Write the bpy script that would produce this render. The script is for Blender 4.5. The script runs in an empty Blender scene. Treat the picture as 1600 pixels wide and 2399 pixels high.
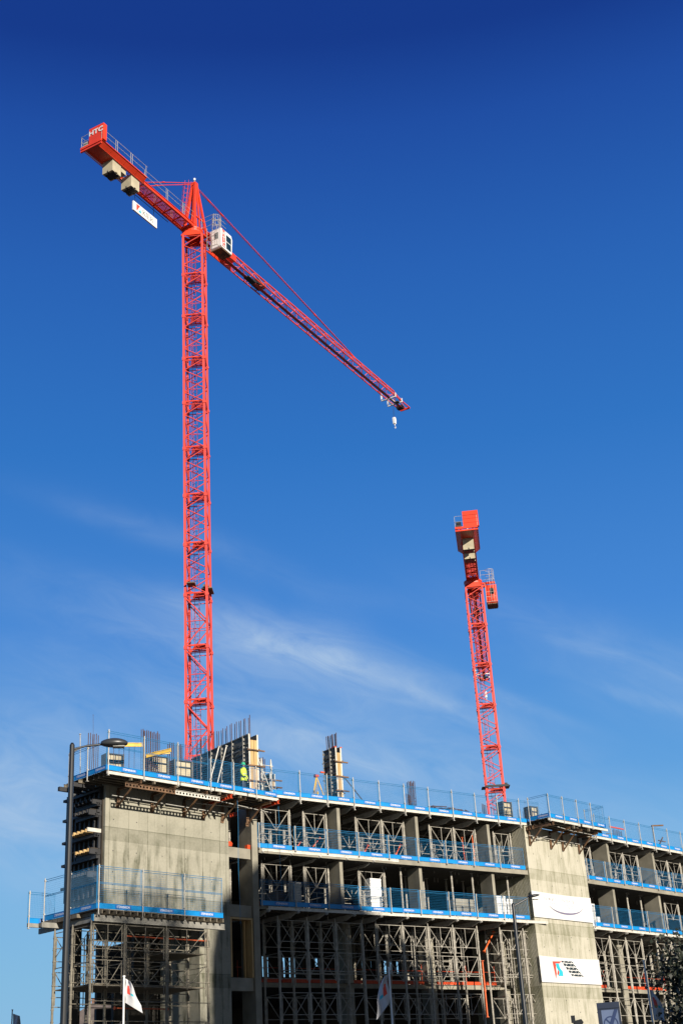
import bpy, math, random
from mathutils import Vector, Matrix, Euler
R_ = math.radians
random.seed(7)
scene = bpy.context.scene
COL = scene.collection

# ------------------------------------------------------------------ camera
F_PX, PITCH, ROLL = 3056.0, 24.97, 3.56
cam_data = bpy.data.cameras.new('camera')
cam = bpy.data.objects.new('camera', cam_data); COL.objects.link(cam)
cam_data.sensor_fit = 'VERTICAL'; cam_data.sensor_height = 36.0
cam_data.lens = 36.0 * F_PX / 2399.0
cam_data.clip_start = 0.1; cam_data.clip_end = 6000
cam.matrix_world = (Matrix.Translation((0, 0, 1.7)) @ Matrix.Rotation(R_(90 + PITCH), 4, 'X') @ Matrix.Rotation(R_(-ROLL), 4, 'Z'))
scene.camera = cam

# ------------------------------------------------------------------ sky and sun
SUN_AZ, SUN_EL = 146.0, 20.0          # azimuth clockwise from +Y
world = bpy.data.worlds.new('World'); scene.world = world; world.use_nodes = True
nt = world.node_tree; nt.nodes.clear()
def wn(t, **k):
    n = nt.nodes.new(t)
    for a, b in k.items(): setattr(n, a, b)
    return n
out = wn('ShaderNodeOutputWorld'); bg = wn('ShaderNodeBackground'); bg.inputs['Strength'].default_value = 0.066
L_ = nt.links.new
def wmath(op, a, b=None, c=None, clamp=False):
    n = wn('ShaderNodeMath', operation=op); n.use_clamp = clamp
    for i, x in enumerate((a, b, c)):
        if x is None: continue
        if isinstance(x, (int, float)): n.inputs[i].default_value = x
        else: L_(x, n.inputs[i])
    return n.outputs[0]
sky = wn('ShaderNodeTexSky', sky_type='NISHITA', sun_disc=False)
sky.sun_elevation = R_(SUN_EL); sky.sun_rotation = R_(SUN_AZ)
sky.altitude = 0; sky.air_density = 1.0; sky.dust_density = 0.3; sky.ozone_density = 2.5
SDIR = Vector((math.sin(R_(SUN_AZ)) * math.cos(R_(SUN_EL)), math.cos(R_(SUN_AZ)) * math.cos(R_(SUN_EL)), math.sin(R_(SUN_EL))))
tc = wn('ShaderNodeTexCoord'); sep = wn('ShaderNodeSeparateXYZ'); L_(tc.outputs['Generated'], sep.inputs[0])
X_, Y_, Z_ = sep.outputs
# polarised deep blue of the half of the sky away from the sun, by height above the horizon
rp = wn('ShaderNodeValToRGB'); stops = [(0, (.30, .52, .74)), (.10, (.235, .495, .745)), (.173, (.185, .445, .765)), (.225, (.115, .352, .725)), (.34, (.062, .248, .665)), (.465, (.031, .176, .55)),
    (.58, (.022, .122, .46)), (.66, (.0145, .077, .366)), (.705, (.0085, .044, .262)), (1, (.006, .035, .22))]
while len(rp.color_ramp.elements) < len(stops): rp.color_ramp.elements.new(0.5)
for e, (p, c) in zip(rp.color_ramp.elements, stops): e.position = p; e.color = (*c, 1)
L_(Z_, rp.inputs[0])
sc10 = wn('ShaderNodeVectorMath', operation='SCALE'); sc10.inputs['Scale'].default_value = 10.0; L_(rp.outputs[0], sc10.inputs[0])
dt = wn('ShaderNodeVectorMath', operation='DOT_PRODUCT'); L_(tc.outputs['Generated'], dt.inputs[0]); dt.inputs[1].default_value = SDIR
sunside = wmath('MULTIPLY', wmath('SUBTRACT', dt.outputs['Value'], 0.12), 1.3, clamp=True)
mixs = wn('ShaderNodeMix', data_type='RGBA'); L_(sunside, mixs.inputs[0]); L_(sc10.outputs[0], mixs.inputs[6]); sks = wn('ShaderNodeVectorMath', operation='SCALE'); sks.inputs['Scale'].default_value = 0.30; L_(sky.outputs[0], sks.inputs[0]); L_(sks.outputs[0], mixs.inputs[7])
# thin cirrus: wind streaks on a flat high layer
yy = wmath('MAXIMUM', Y_, 0.2); U = wmath('DIVIDE', X_, yy); V_ = wmath('DIVIDE', Z_, yy)
A_ = wmath('SUBTRACT', wmath('MULTIPLY', U, .92), wmath('MULTIPLY', V_, .39)); B_ = wmath('ADD', wmath('MULTIPLY', U, .39), wmath('MULTIPLY', V_, .92))
cmb = wn('ShaderNodeCombineXYZ'); L_(wmath('MULTIPLY', A_, 8), cmb.inputs[0]); L_(wmath('MULTIPLY', B_, 22), cmb.inputs[1])
nz = wn('ShaderNodeTexNoise'); nz.inputs['Scale'].default_value = 1.6; nz.inputs['Detail'].default_value = 8; nz.inputs['Roughness'].default_value = 0.62; nz.inputs['Distortion'].default_value = 0.9; L_(cmb.outputs[0], nz.inputs['Vector'])
nz2 = wn('ShaderNodeTexNoise'); nz2.inputs['Scale'].default_value = 7; nz2.inputs['Detail'].default_value = 3; L_(tc.outputs['Generated'], nz2.inputs['Vector'])
blobs = [(-.065, .348, .085, .026, .62), (.03, .315, .11, .018, .42), (-.10, .37, .14, .012, .20), (.05, .300, .07, .007, .22), (-.175, .462, .07, .010, .20), (-.22, .40, .12, .02, .08), (-.15, .355, .12, .018, .22), (-.27, .235, .13, .045, .85), (-.08, .285, .10, .016, .30),
         (.13, .292, .05, .005, .22), (.25, .30, .09, .03, .26), (.16, .36, .10, .02, .12), (.05, .225, .16, .03, .30), (-.14, .22, .12, .02, .25), (-.20, .27, .10, .02, .25), (-.02, .36, .03, .022, .15),
         (-.12, .265, .18, .035, .22), (.12, .235, .20, .035, .26), (-.22, .33, .10, .03, .10), (-.06, .42, .16, .014, .10), (.235, .285, .05, .006, .28), (.20, .33, .05, .005, .18), (.0, .25, .12, .02, .22)]
acc = None
for u0, v0, sa, sb, st in blobs:
    a0 = .92 * u0 - .39 * v0; b0 = .39 * u0 + .92 * v0
    e = wmath('ADD', wmath('POWER', wmath('ABSOLUTE', wmath('DIVIDE', wmath('SUBTRACT', A_, a0), sa)), 2), wmath('POWER', wmath('ABSOLUTE', wmath('DIVIDE', wmath('SUBTRACT', wmath('ADD', B_, wmath('MULTIPLY', wmath('SUBTRACT', nz2.outputs['Fac'], .5), .03)), b0), sb)), 2))
    g = wmath('MULTIPLY', wmath('EXPONENT', wmath('MULTIPLY', e, -1)), st)
    acc = g if acc is None else wmath('ADD', acc, g)
streak = wmath('MULTIPLY', wmath('SUBTRACT', nz.outputs['Fac'], .12), 1.55, clamp=True)
cmask = wmath('MULTIPLY', wmath('MULTIPLY', acc, streak), wmath('GREATER_THAN', Y_, 0.2), clamp=True)
mixc = wn('ShaderNodeMix', data_type='RGBA'); mixc.inputs[7].default_value = (4.5, 6.0, 7.9, 1)
L_(cmask, mixc.inputs[0]); L_(mixs.outputs[2], mixc.inputs[6]); L_(mixc.outputs[2], bg.inputs['Color']); L_(bg.outputs[0], out.inputs['Surface'])

sun_d = bpy.data.lights.new('sun', 'SUN'); sun_d.energy = 5.0; sun_d.angle = R_(0.53); sun_d.color = (1.0, 0.915, 0.79)
sun = bpy.data.objects.new('sun', sun_d); COL.objects.link(sun)
sun.rotation_euler = SDIR.to_track_quat('Z', 'Y').to_euler(); sun.location = SDIR * 200
scene.view_settings.view_transform = 'Standard'; scene.view_settings.look = 'None'
scene.view_settings.exposure = 0.60; scene.view_settings.gamma = 1.0
scene.render.engine = 'CYCLES'
scene.cycles.max_bounces = 6; scene.cycles.use_denoising = True

# ------------------------------------------------------------------ materials
MATS = {}
DIM = dict(concrete=.72, shaded_concrete=.26, soffit_plywood=.4, prop_tube=.72, galvanised_steel=.85, pale_aluminium=.88, weathered_timber=.7, barrier_wire_blue=.9, banner_white=.82, flag_cloth_white=.7, white_paint=.92, ballast_concrete=.85, orange_board=.7)
def mat(name, col, rough=0.6, metal=0.0, var=0.12, nscale=3.0, bump=0.0, col2=None, stretch=None, trans=0.0):
    m = bpy.data.materials.new(name); m.use_nodes = True
    t = m.node_tree; b = t.nodes['Principled BSDF']
    b.inputs['Roughness'].default_value = rough; b.inputs['Metallic'].default_value = metal
    if name in DIM: col = tuple(x * DIM[name] for x in col)
    c = t.nodes.new('ShaderNodeTexCoord'); mpn = t.nodes.new('ShaderNodeMapping')
    oi = t.nodes.new('ShaderNodeObjectInfo'); va = t.nodes.new('ShaderNodeVectorMath'); va.operation = 'SCALE'
    va.inputs['Scale'].default_value = 1.0
    if stretch: mpn.inputs['Scale'].default_value = stretch
    n = t.nodes.new('ShaderNodeTexNoise'); n.inputs['Scale'].default_value = nscale; n.inputs['Detail'].default_value = 6
    t.links.new(oi.outputs['Location'], va.inputs[0])
    t.links.new(va.outputs[0], mpn.inputs['Location'])
    t.links.new(c.outputs['Object'], mpn.inputs['Vector']); t.links.new(mpn.outputs[0], n.inputs['Vector'])
    r = t.nodes.new('ShaderNodeValToRGB')
    r.color_ramp.elements[0].position = 0.32; r.color_ramp.elements[1].position = 0.68
    d = col2 if col2 else tuple(x * (1 - 2 * var) for x in col)
    r.color_ramp.elements[0].color = (*d, 1); r.color_ramp.elements[1].color = (*col, 1)
    t.links.new(n.outputs['Fac'], r.inputs[0]); t.links.new(r.outputs[0], b.inputs['Base Color'])
    if bump:
        bp = t.nodes.new('ShaderNodeBump'); bp.inputs['Strength'].default_value = bump; bp.inputs['Distance'].default_value = 0.02
        t.links.new(n.outputs['Fac'], bp.inputs['Height']); t.links.new(bp.outputs[0], b.inputs['Normal'])
    MATS[name] = m
    return m

def wall_concrete(name, base, dark, board=0.6, streak=0.5, lifts=(15.12,), zlow=None):
    """board-marked wall; object x = along the wall, object z = height in metres"""
    m = bpy.data.materials.new(name); m.use_nodes = True
    t = m.node_tree; N = t.nodes.new; K = t.links.new; b = t.nodes['Principled BSDF']
    b.inputs['Roughness'].default_value = 0.85
    c = N('ShaderNodeTexCoord'); s = N('ShaderNodeSeparateXYZ'); K(c.outputs['Object'], s.inputs[0])
    def math_(op, a, bb=None, cc=None):
        n = N('ShaderNodeMath'); n.operation = op
        for i, x in enumerate((a, bb, cc)):
            if x is None: continue
            if isinstance(x, (int, float)): n.inputs[i].default_value = x
            else: K(x, n.inputs[i])
        return n.outputs[0]
    def noise(scale, stretch, detail=5, dist=0.0):
        mpn = N('ShaderNodeMapping'); mpn.inputs['Scale'].default_value = stretch
        n = N('ShaderNodeTexNoise'); n.inputs['Scale'].default_value = scale; n.inputs['Detail'].default_value = detail; n.inputs['Distortion'].default_value = dist
        K(c.outputs['Object'], mpn.inputs[0]); K(mpn.outputs[0], n.inputs['Vector']); return n.outputs['Fac']
    def ramp(v, lo, hi):
        n = N('ShaderNodeMapRange'); n.inputs['From Min'].default_value = lo; n.inputs['From Max'].default_value = hi; K(v, n.inputs['Value']); return n.outputs[0]
    # vertical panel joints and board lines
    fr = math_('FRACT', math_('DIVIDE', s.outputs['X'], 1.17))
    joint = math_('LESS_THAN', fr, 0.028)
    fr2 = math_('FRACT', math_('DIVIDE', math_('ADD', s.outputs['X'], noise(0.6, (1, 1, 0.0))), 0.47))
    jb = math_('MULTIPLY', math_('LESS_THAN', fr2, 0.05), ramp(noise(1.1, (2, 2, .3)), 0.45, 0.6))
    # vertical board-to-board tone
    fl = math_('FLOOR', math_('DIVIDE', s.outputs['X'], 0.585))
    wn_ = N('ShaderNodeTexWhiteNoise'); wn_.noise_dimensions = '2D'
    cmb = N('ShaderNodeCombineXYZ'); K(fl, cmb.inputs[0]); K(math_('FLOOR', math_('DIVIDE', s.outputs['Z'], 3.0)), cmb.inputs[1]); K(cmb.outputs[0], wn_.inputs['Vector'])
    # streaky stains running down, blotches
    st = ramp(noise(1.7, (1.6, 1.6, 0.28), 8, 0.4), 0.48, 0.66)
    bl = ramp(noise(0.75, (1, 1, 1.5), 8, 0.2), 0.42, 0.7)
    fine = noise(9.0, (1, 1, 1), 6)
    k = math_('MULTIPLY', st, streak)
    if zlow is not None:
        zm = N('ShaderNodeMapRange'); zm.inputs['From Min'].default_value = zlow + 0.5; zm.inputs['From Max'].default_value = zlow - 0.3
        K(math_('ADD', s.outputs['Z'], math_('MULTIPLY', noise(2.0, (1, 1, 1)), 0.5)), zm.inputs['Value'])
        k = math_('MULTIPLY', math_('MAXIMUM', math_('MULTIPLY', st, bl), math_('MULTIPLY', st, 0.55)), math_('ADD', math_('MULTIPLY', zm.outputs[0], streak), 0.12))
    k = math_('ADD', k, math_('MULTIPLY', bl, 0.26))
    # smooth darker lift bands at each floor
    for z in lifts:
        zz = math_('ADD', s.outputs['Z'], math_('MULTIPLY', fine, 0.06))
        band = math_('MULTIPLY', math_('LESS_THAN', zz, z + 0.17), math_('GREATER_THAN', zz, z - 0.48))
        k = math_('ADD', k, math_('MULTIPLY', band, 0.30))
        li = math_('LESS_THAN', math_('ABSOLUTE', math_('SUBTRACT', s.outputs['Z'], z + 0.14)), 0.02)
        k = math_('ADD', k, math_('MULTIPLY', li, 0.4))
    k = math_('ADD', k, math_('MULTIPLY', joint, 0.45)); k = math_('ADD', k, math_('MULTIPLY', jb, 0.3))
    k = math_('ADD', k, math_('MULTIPLY', math_('SUBTRACT', wn_.outputs[0], 0.5), 0.14))
    k = math_('ADD', k, math_('MULTIPLY', math_('SUBTRACT', fine, 0.5), 0.5))
    mx = N('ShaderNodeMix'); mx.data_type = 'RGBA'; mx.clamp_factor = True
    mx.inputs[6].default_value = (*base, 1); mx.inputs[7].default_value = (*dark, 1); K(k, mx.inputs[0]); K(mx.outputs[2], b.inputs['Base Color'])
    bp = N('ShaderNodeBump'); bp.inputs['Strength'].default_value = 0.35; bp.inputs['Distance'].default_value = 0.01
    K(math_('SUBTRACT', fine, joint), bp.inputs['Height']); K(bp.outputs[0], b.inputs['Normal'])
    MATS[name] = m; return m

red = mat('crane_red', (0.72, 0.052, 0.016), 0.42, var=0.10, nscale=0.8)
redp = mat('crane_faded_red', (0.70, 0.068, 0.048), 0.5, var=0.10, nscale=0.8)
darkm = mat('dark_steel', (0.03, 0.03, 0.032), 0.6, var=0.2)
galv = mat('galvanised_steel', (0.50, 0.48, 0.43), 0.5, 0.0, var=0.15, nscale=6)
tubem = mat('prop_tube', (0.56, 0.52, 0.44), 0.6, 0.0, var=0.22, nscale=5)
aluw = mat('pale_aluminium', (0.68, 0.65, 0.57), 0.6, 0.0, var=0.14, nscale=4)
blue = mat('barrier_blue', (0.0, 0.23, 0.58), 0.45, var=0.10, nscale=2)
blue_wire = mat('barrier_wire_blue', (0.01, 0.19, 0.42), 0.5, var=0.1)
blue_dk = mat('name_strip_blue', (0.02, 0.15, 0.48), 0.5, var=0.05)
white = mat('white_paint', (0.80, 0.80, 0.78), 0.45, var=0.05)
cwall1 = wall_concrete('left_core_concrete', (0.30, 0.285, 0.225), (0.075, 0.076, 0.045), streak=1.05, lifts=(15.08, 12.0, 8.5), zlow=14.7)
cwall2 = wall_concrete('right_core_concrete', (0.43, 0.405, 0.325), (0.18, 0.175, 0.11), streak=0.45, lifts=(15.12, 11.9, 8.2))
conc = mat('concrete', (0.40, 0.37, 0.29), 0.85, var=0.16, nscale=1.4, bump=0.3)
conc_shade = mat('shaded_concrete', (0.24, 0.225, 0.19), 0.9, var=0.2, nscale=0.8)  # dark copy of the concrete: interior and soffit shade put into the colour
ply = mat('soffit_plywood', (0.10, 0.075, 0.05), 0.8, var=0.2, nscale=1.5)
timber = mat('pale_timber', (0.55, 0.36, 0.15), 0.7, var=0.18, nscale=3, stretch=(6, 6, 0.5))
timber_g = mat('weathered_timber', (0.24, 0.20, 0.14), 0.8, var=0.2, nscale=3)
rust = mat('rusty_bar', (0.10, 0.045, 0.035), 0.8, var=0.25, nscale=8)
brown = mat('rusty_steel', (0.22, 0.12, 0.06), 0.7, var=0.35, nscale=2.5)
orange = mat('orange_prop', (0.80, 0.14, 0.03), 0.5, var=0.12)
dull_or = mat('dull_orange_tube', (0.42, 0.075, 0.02), 0.6, var=.15)
orange_b = mat('orange_board', (0.85, 0.09, 0.015), 0.55, var=0.12, nscale=2)
dirty_shaded_tube = mat('dirty_shaded_prop_tube', (0.24, 0.215, 0.165), 0.7, var=.25, nscale=5)  # darker prop tube: dirt plus partial shade put into the colour
fwgrey = mat('formwork_panel_grey', (0.16, 0.165, 0.145), 0.75, var=0.3, nscale=2.2, bump=0.2)
fwyel = mat('formwork_face_buff', (0.50, 0.42, 0.26), 0.7, var=0.18, nscale=2.5)
block_c = mat('ballast_concrete', (0.52, 0.46, 0.32), 0.85, var=0.12, nscale=1.5, bump=0.3)
soldm = mat('grey_soldier', (0.26, 0.25, 0.22), 0.7, var=.2)
black = mat('black_coat', (0.012, 0.014, 0.017), 0.42, var=0.15)
lamp_grey = mat('lantern_grey', (0.035, 0.038, 0.04), 0.38, var=0.15)
glassd = mat('dark_glass', (0.012, 0.03, 0.04), 0.12, var=0.1)
yellow = mat('yellow_paint', (0.80, 0.50, 0.03), 0.5, var=0.12)
hivis = mat('hi_vis_yellow', (0.62, 0.80, 0.03), 0.7, var=0.12, nscale=9)
skin = mat('skin', (0.42, 0.23, 0.15), 0.6, var=0.05)
navy = mat('navy_panel', (0.012, 0.022, 0.05), 0.5, var=0.1)
signgrey = mat('sign_back_face', (0.10, 0.14, 0.24), 0.5, var=0.06)
signring = mat('sign_ring_blue', (0.012, 0.03, 0.10), 0.5, var=0.05)
banner_w = mat('banner_white', (0.78, 0.77, 0.74), 0.6, var=0.04, nscale=1.2, bump=0.25)
ink = mat('banner_ink_lilac', (0.17, 0.155, 0.24), 0.6, var=0.1)
ink_d = mat('letter_ink', (0.015, 0.03, 0.04), 0.6, var=0.1)
logo_r = mat('logo_red', (0.75, 0.06, 0.035), 0.6, var=0.05)
logo_c = mat('logo_teal', (0.02, 0.42, 0.52), 0.6, var=0.05)
flagw = mat('flag_cloth_white', (0.72, 0.72, 0.74), 0.8, var=0.05)
flagd = mat('flag_cloth_shadow_side', (0.30, 0.31, 0.38), 0.8, var=0.05)
leafm = mat('dark_leaves', (0.022, 0.030, 0.016), 0.6, var=0.35, nscale=2)
bark = mat('bark', (0.06, 0.045, 0.03), 0.9, var=0.3)
asphalt = mat('asphalt', (0.055, 0.055, 0.056), 0.9, var=0.15, nscale=0.5)
paving = mat('paving', (0.065, 0.062, 0.056), 0.9, var=0.12, nscale=0.8)
brickm = mat('brick', (0.28, 0.13, 0.08), 0.85, var=0.25, nscale=3)
roofm = mat('roof_tiles', (0.16, 0.13, 0.12), 0.85, var=0.2, nscale=2)
cladding = mat('shade_tower_cladding', (0.30, 0.29, 0.27), 0.6, var=0.1)
netb = mat('debris_sheet_blue', (0.01, 0.09, 0.34), 0.6, var=0.15)

# ------------------------------------------------------------------ mesh helper
class MB:
    def __init__(s): s.v = []; s.f = []; s.mi = []; s.X = Matrix.Identity(4)
    def add(s, vs, fs, m=0):
        b = len(s.v)
        s.v += [tuple(s.X @ Vector(v)) for v in vs]
        for f in fs: s.f.append(tuple(b + i for i in f)); s.mi.append(m)
        return s
    def box(s, x0, x1, y0, y1, z0, z1, m=0):
        vs = [(x, y, z) for x in (x0, x1) for y in (y0, y1) for z in (z0, z1)]
        return s.add(vs, [(0, 1, 3, 2), (4, 6, 7, 5), (0, 4, 5, 1), (2, 3, 7, 6), (0, 2, 6, 4), (1, 5, 7, 3)], m)
    def frame(s, p, q):
        p = Vector(p); q = Vector(q); d = (q - p).normalized()
        u = Vector((0, 0, 1)) if abs(d.z) < 0.95 else Vector((1, 0, 0))
        a = d.cross(u).normalized(); b = a.cross(d).normalized()
        return p, q, a, b
    def tube(s, p, q, r, n=6, r2=None, m=0, cap=True):
        p, q, a, b = s.frame(p, q); r2 = r if r2 is None else r2
        vs = []
        for c, rr in ((p, r), (q, r2)):
            for i in range(n):
                t = 2 * math.pi * (i + .5) / n
                vs.append(c + a * (rr * math.cos(t)) + b * (rr * math.sin(t)))
        fs = [(i, (i + 1) % n, n + (i + 1) % n, n + i) for i in range(n)]
        if cap: fs += [tuple(range(n))[::-1], tuple(range(n, 2 * n))]
        return s.add(vs, fs, m)
    def beam(s, p, q, w, h, m=0):
        p, q, a, b = s.frame(p, q)
        vs = [c + a * (w / 2 * i) + b * (h / 2 * j) for c in (p, q) for i, j in ((-1, -1), (1, -1), (1, 1), (-1, 1))]
        return s.add(vs, [(0, 1, 2, 3), (7, 6, 5, 4), (0, 4, 5, 1), (1, 5, 6, 2), (2, 6, 7, 3), (3, 7, 4, 0)], m)
    def ibeam(s, p, q, w, h, t=0.03, m=0):
        p, q, a, b = s.frame(p, q)
        s.beam(p + b * (h / 2 - t / 2), q + b * (h / 2 - t / 2), w, t, m)
        s.beam(p - b * (h / 2 - t / 2), q - b * (h / 2 - t / 2), w, t, m)
        return s.beam(p, q, t, h - 2 * t - .004, m)
    def prism(s, pts, vec, m=0):
        n = len(pts); vec = Vector(vec)
        vs = [Vector(p) for p in pts] + [Vector(p) + vec for p in pts]
        return s.add(vs, [tuple(range(n))[::-1], tuple(range(n, 2 * n))] + [(i, (i + 1) % n, n + (i + 1) % n, n + i) for i in range(n)], m)
    def lathe(s, prof, n=12, m=0):
        vs = [(r * math.cos(2 * math.pi * i / n), r * math.sin(2 * math.pi * i / n), z) for r, z in prof for i in range(n)]
        fs = [(k * n + i, k * n + (i + 1) % n, (k + 1) * n + (i + 1) % n, (k + 1) * n + i) for k in range(len(prof) - 1) for i in range(n)]
        fs += [tuple(range(n))[::-1], tuple(range((len(prof) - 1) * n, len(prof) * n))]
        return s.add(vs, fs, m)
    def build(s, name, mats, parent=None, loc=(0, 0, 0), rotz=0.0, smooth=False):
        me = bpy.data.meshes.new(name); me.from_pydata(s.v, [], s.f)
        if not isinstance(mats, (list, tuple)): mats = [mats]
        for m in mats: me.materials.append(m)
        if len(mats) > 1: me.polygons.foreach_set('material_index', s.mi)
        if smooth: me.polygons.foreach_set('use_smooth', [True] * len(me.polygons))
        me.update()
        o = bpy.data.objects.new(name, me); COL.objects.link(o)
        o.location = loc; o.rotation_euler = (0, 0, rotz)
        if parent: o.parent = parent
        return o

def tag(o, label, cat, group=None, kind=None):
    if label: o['label'] = label
    if cat: o['category'] = cat
    if group: o['group'] = group
    if kind: o['kind'] = kind
    return o
def thing(name, label, cat, loc=(0, 0, 0), rotz=0.0, group=None):
    o = bpy.data.objects.new(name, None); COL.objects.link(o); o.empty_display_size = 0.3
    o.location = loc; o.rotation_euler = (0, 0, rotz)
    return tag(o, label, cat, group)
def dup(root, loc, rotz, label=None, group=None):
    kids = {}
    def rec(o, par):
        c = o.copy(); COL.objects.link(c)
        if par: c.parent = par
        for ch in [x for x in CH.get(o.name, [])]: rec(ch, c)
        return c
    CH = {}
    def gather(o):
        CH[o.name] = list(o.children)
        for ch in o.children: gather(ch)
    gather(root)
    r = rec(root, None); r.location = loc; r.rotation_euler = (0, 0, rotz)
    if label: r['label'] = label
    if group: r['group'] = group
    return r

FONT_CACHE = {}
def text_geo(body, size, bold=0.0, shear=0.0):
    """vertices and faces of flat lettering, x right, y up, centred"""
    key = (body, size, bold, shear)
    if key in FONT_CACHE: return FONT_CACHE[key]
    cu = bpy.data.curves.new('t', 'FONT'); cu.body = body; cu.size = size; cu.offset = bold; cu.shear = shear
    cu.align_x = 'CENTER'; cu.align_y = 'CENTER'; cu.resolution_u = 2
    ob = bpy.data.objects.new('t', cu); COL.objects.link(ob)
    dg = bpy.context.evaluated_depsgraph_get(); dg.update()
    me = bpy.data.meshes.new_from_object(ob.evaluated_get(dg))
    r = ([tuple(v.co) for v in me.vertices], [tuple(p.vertices) for p in me.polygons])
    bpy.data.objects.remove(ob); bpy.data.curves.remove(cu); bpy.data.meshes.remove(me)
    FONT_CACHE[key] = r; return r
def put_text(mb, body, size, cx, y, cz, bold=0.0, m=0, sx=1.0, shear=0.0):
    vs, fs = text_geo(body, size, bold, shear)
    mb.add([(cx + v[0] * sx, y, cz + v[1]) for v in vs], fs, m)
def serif_word(mb, word, x0, z0, h, y, m=0, dx=0.0, cut=None):
    """K I E R in upright serif strokes, drawn in the x-z plane; returns end x"""
    w = h * 0.13; sf = h * 0.30; t = h * 0.07
    def q(pts):
        mb.add([(x0_ + px + dx * pz / h, y, z0 + pz) for px, pz in pts], [tuple(range(len(pts)))], m)
    x0_ = x0
    for ch in word:
        def stem(x):
            q([(x, 0), (x + w, 0), (x + w, h), (x, h)])
            for zz in (0, h - t): q([(x - sf / 3, zz), (x + w + sf / 3, zz), (x + w + sf / 3, zz + t), (x - sf / 3, zz + t)])
        if ch == 'K':
            stem(0); q([(w, h * .42), (w * 1.6, h * .36), (h * .66, h), (h * .5, h)]); q([(w * 1.6, h * .55), (h * .58, 0), (h * .8, 0), (w * 2.4, h * .62)]); x0_ += h * 0.92
        elif ch == 'I': stem(0); x0_ += h * 0.42
        elif ch == 'E':
            stem(0)
            for zz, l in ((0, .62), (h * .48, .48), (h - t, .58)): q([(w, zz), (h * l, zz), (h * l, zz + t), (w, zz + t)])
            for zz in (0, h * .82): q([(h * .57, zz), (h * .62, zz), (h * .62, zz + h * .18), (h * .57, zz + h * .18)])
            x0_ += h * 0.82
        elif ch == 'R':
            stem(0); q([(w, h - t), (h * .45, h - t), (h * .45, h), (w, h)]); q([(w, h * .46), (h * .45, h * .46), (h * .45, h * .46 + t), (w, h * .46 + t)])
            q([(h * .42, h * .5), (h * .58, h * .6), (h * .58, h * .86), (h * .42, h * .98)]); q([(h * .3, h * .48), (h * .62, 0), (h * .84, 0), (h * .45, h * .48)]); x0_ += h * 0.9
    return x0_

# ------------------------------------------------------------------ facade frames: s along, o inward, z up
class Fr:
    def __init__(s, o, az): s.o = Vector((o[0], o[1], 0)); s.a = R_(az); s.t = Vector((math.sin(s.a), math.cos(s.a), 0)); s.n = Vector((-math.cos(s.a), math.sin(s.a), 0)); s.rz = math.pi / 2 - s.a
    def w(s, a, o, z=0.0): p = s.o + s.t * a + s.n * o; return Vector((p.x, p.y, z))
M = Fr((-5.540, 70.472), 51.0)
R = Fr((10.220, 83.235), 42.0)
L = Fr((-5.790, 70.272), 43.0)
ORD = ['first', 'second', 'third', 'fourth', 'fifth', 'sixth', 'seventh', 'eighth', 'ninth', 'tenth', 'eleventh', 'twelfth', 'thirteenth', 'fourteenth', 'fifteenth']

# ------------------------------------------------------------------ ground
MB().add([(-3000, -3000, 0), (3000, -3000, 0), (3000, 3000, 0), (-3000, 3000, 0)], [(0, 1, 2, 3)]).build('ground', paving)['kind'] = 'structure'
g = MB().add([(-200, 8, .004), (200, 8, .004), (200, 34, .004), (-200, 34, .004)], [(0, 1, 2, 3)]).build('road', asphalt); g['kind'] = 'structure'
g = MB(); g.box(-200, 200, 34.0, 34.15, 0, .12); g.box(-200, 200, 7.85, 8, 0, .12); g = g.build('road_kerb', conc); g['kind'] = 'structure'

# ------------------------------------------------------------------ the unfinished building
BL = M.o.copy()
bld = thing('concrete_building', 'unfinished concrete building with a left core and a taller pale right core', 'building', BL)
def bpart(name, mb, m, fr, label=None):
    o = mb.build(name, m, bld, fr.o - BL, fr.rz)
    if label: o['label'] = label
    return o
# roof slab, second, third, fourth and fifth floors
for z1, z0, m_in, r_in in ((18.06, 17.97, .12, .12), (15.12, 14.86, .02, .02), (12.13, 11.98, .12, .12), (8.60, 8.36, 2.5, 1.6), (4.9, 4.65, 2.5, 1.6)):
    b = MB(); s0 = 0.05
    b.box(s0, 20.2, m_in, 16, z0, z1)
    if z1 > 17 or 12 < z1 < 13: b.box(s0, 20.2, 3.6, 16, z0 - .2, z0)
    bpart('floor_slab', b, conc_shade, M)
    b = MB(); b.box(s0 + .003, 20.197, m_in - .006, m_in - .001, z0, z1); bpart('slab_edge', b, conc, M)  # edge strip keeps the plain tone; slab behind is painted shade-dark
    b = MB(); b.box(6.5, 26, r_in, 16, z0, z1)
    if z1 > 17 or 12 < z1 < 13: b.box(6.5, 26, 3.6, 16, z0 - .2, z0)
    bpart('floor_slab', b, conc_shade, R)
    b = MB(); b.box(6.5, 26, r_in - .006, r_in - .001, z0, z1); bpart('slab_edge', b, conc, R)
for z1, z0 in ((18.055, 17.78), (15.115, 14.865), (12.125, 11.79), (8.595, 8.365), (4.895, 4.655)):
    b = MB(); b.box(-9, 6.5, 5.01, 16.4, z0, z1); bpart('floor_slab', b, conc_shade, R)
# left wing slabs behind the core
for z1, z0 in ((18.05, 17.80), (15.12, 14.86), (12.10, 11.85), (8.60, 8.36)):
    b = MB(); b.box(-6.9 if z1 > 9 else -6.6, -0.3, 3.15 if z1 > 9 else 4.2, 6.5, z0, z1); bpart('floor_slab', b, conc_shade, L)
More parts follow.
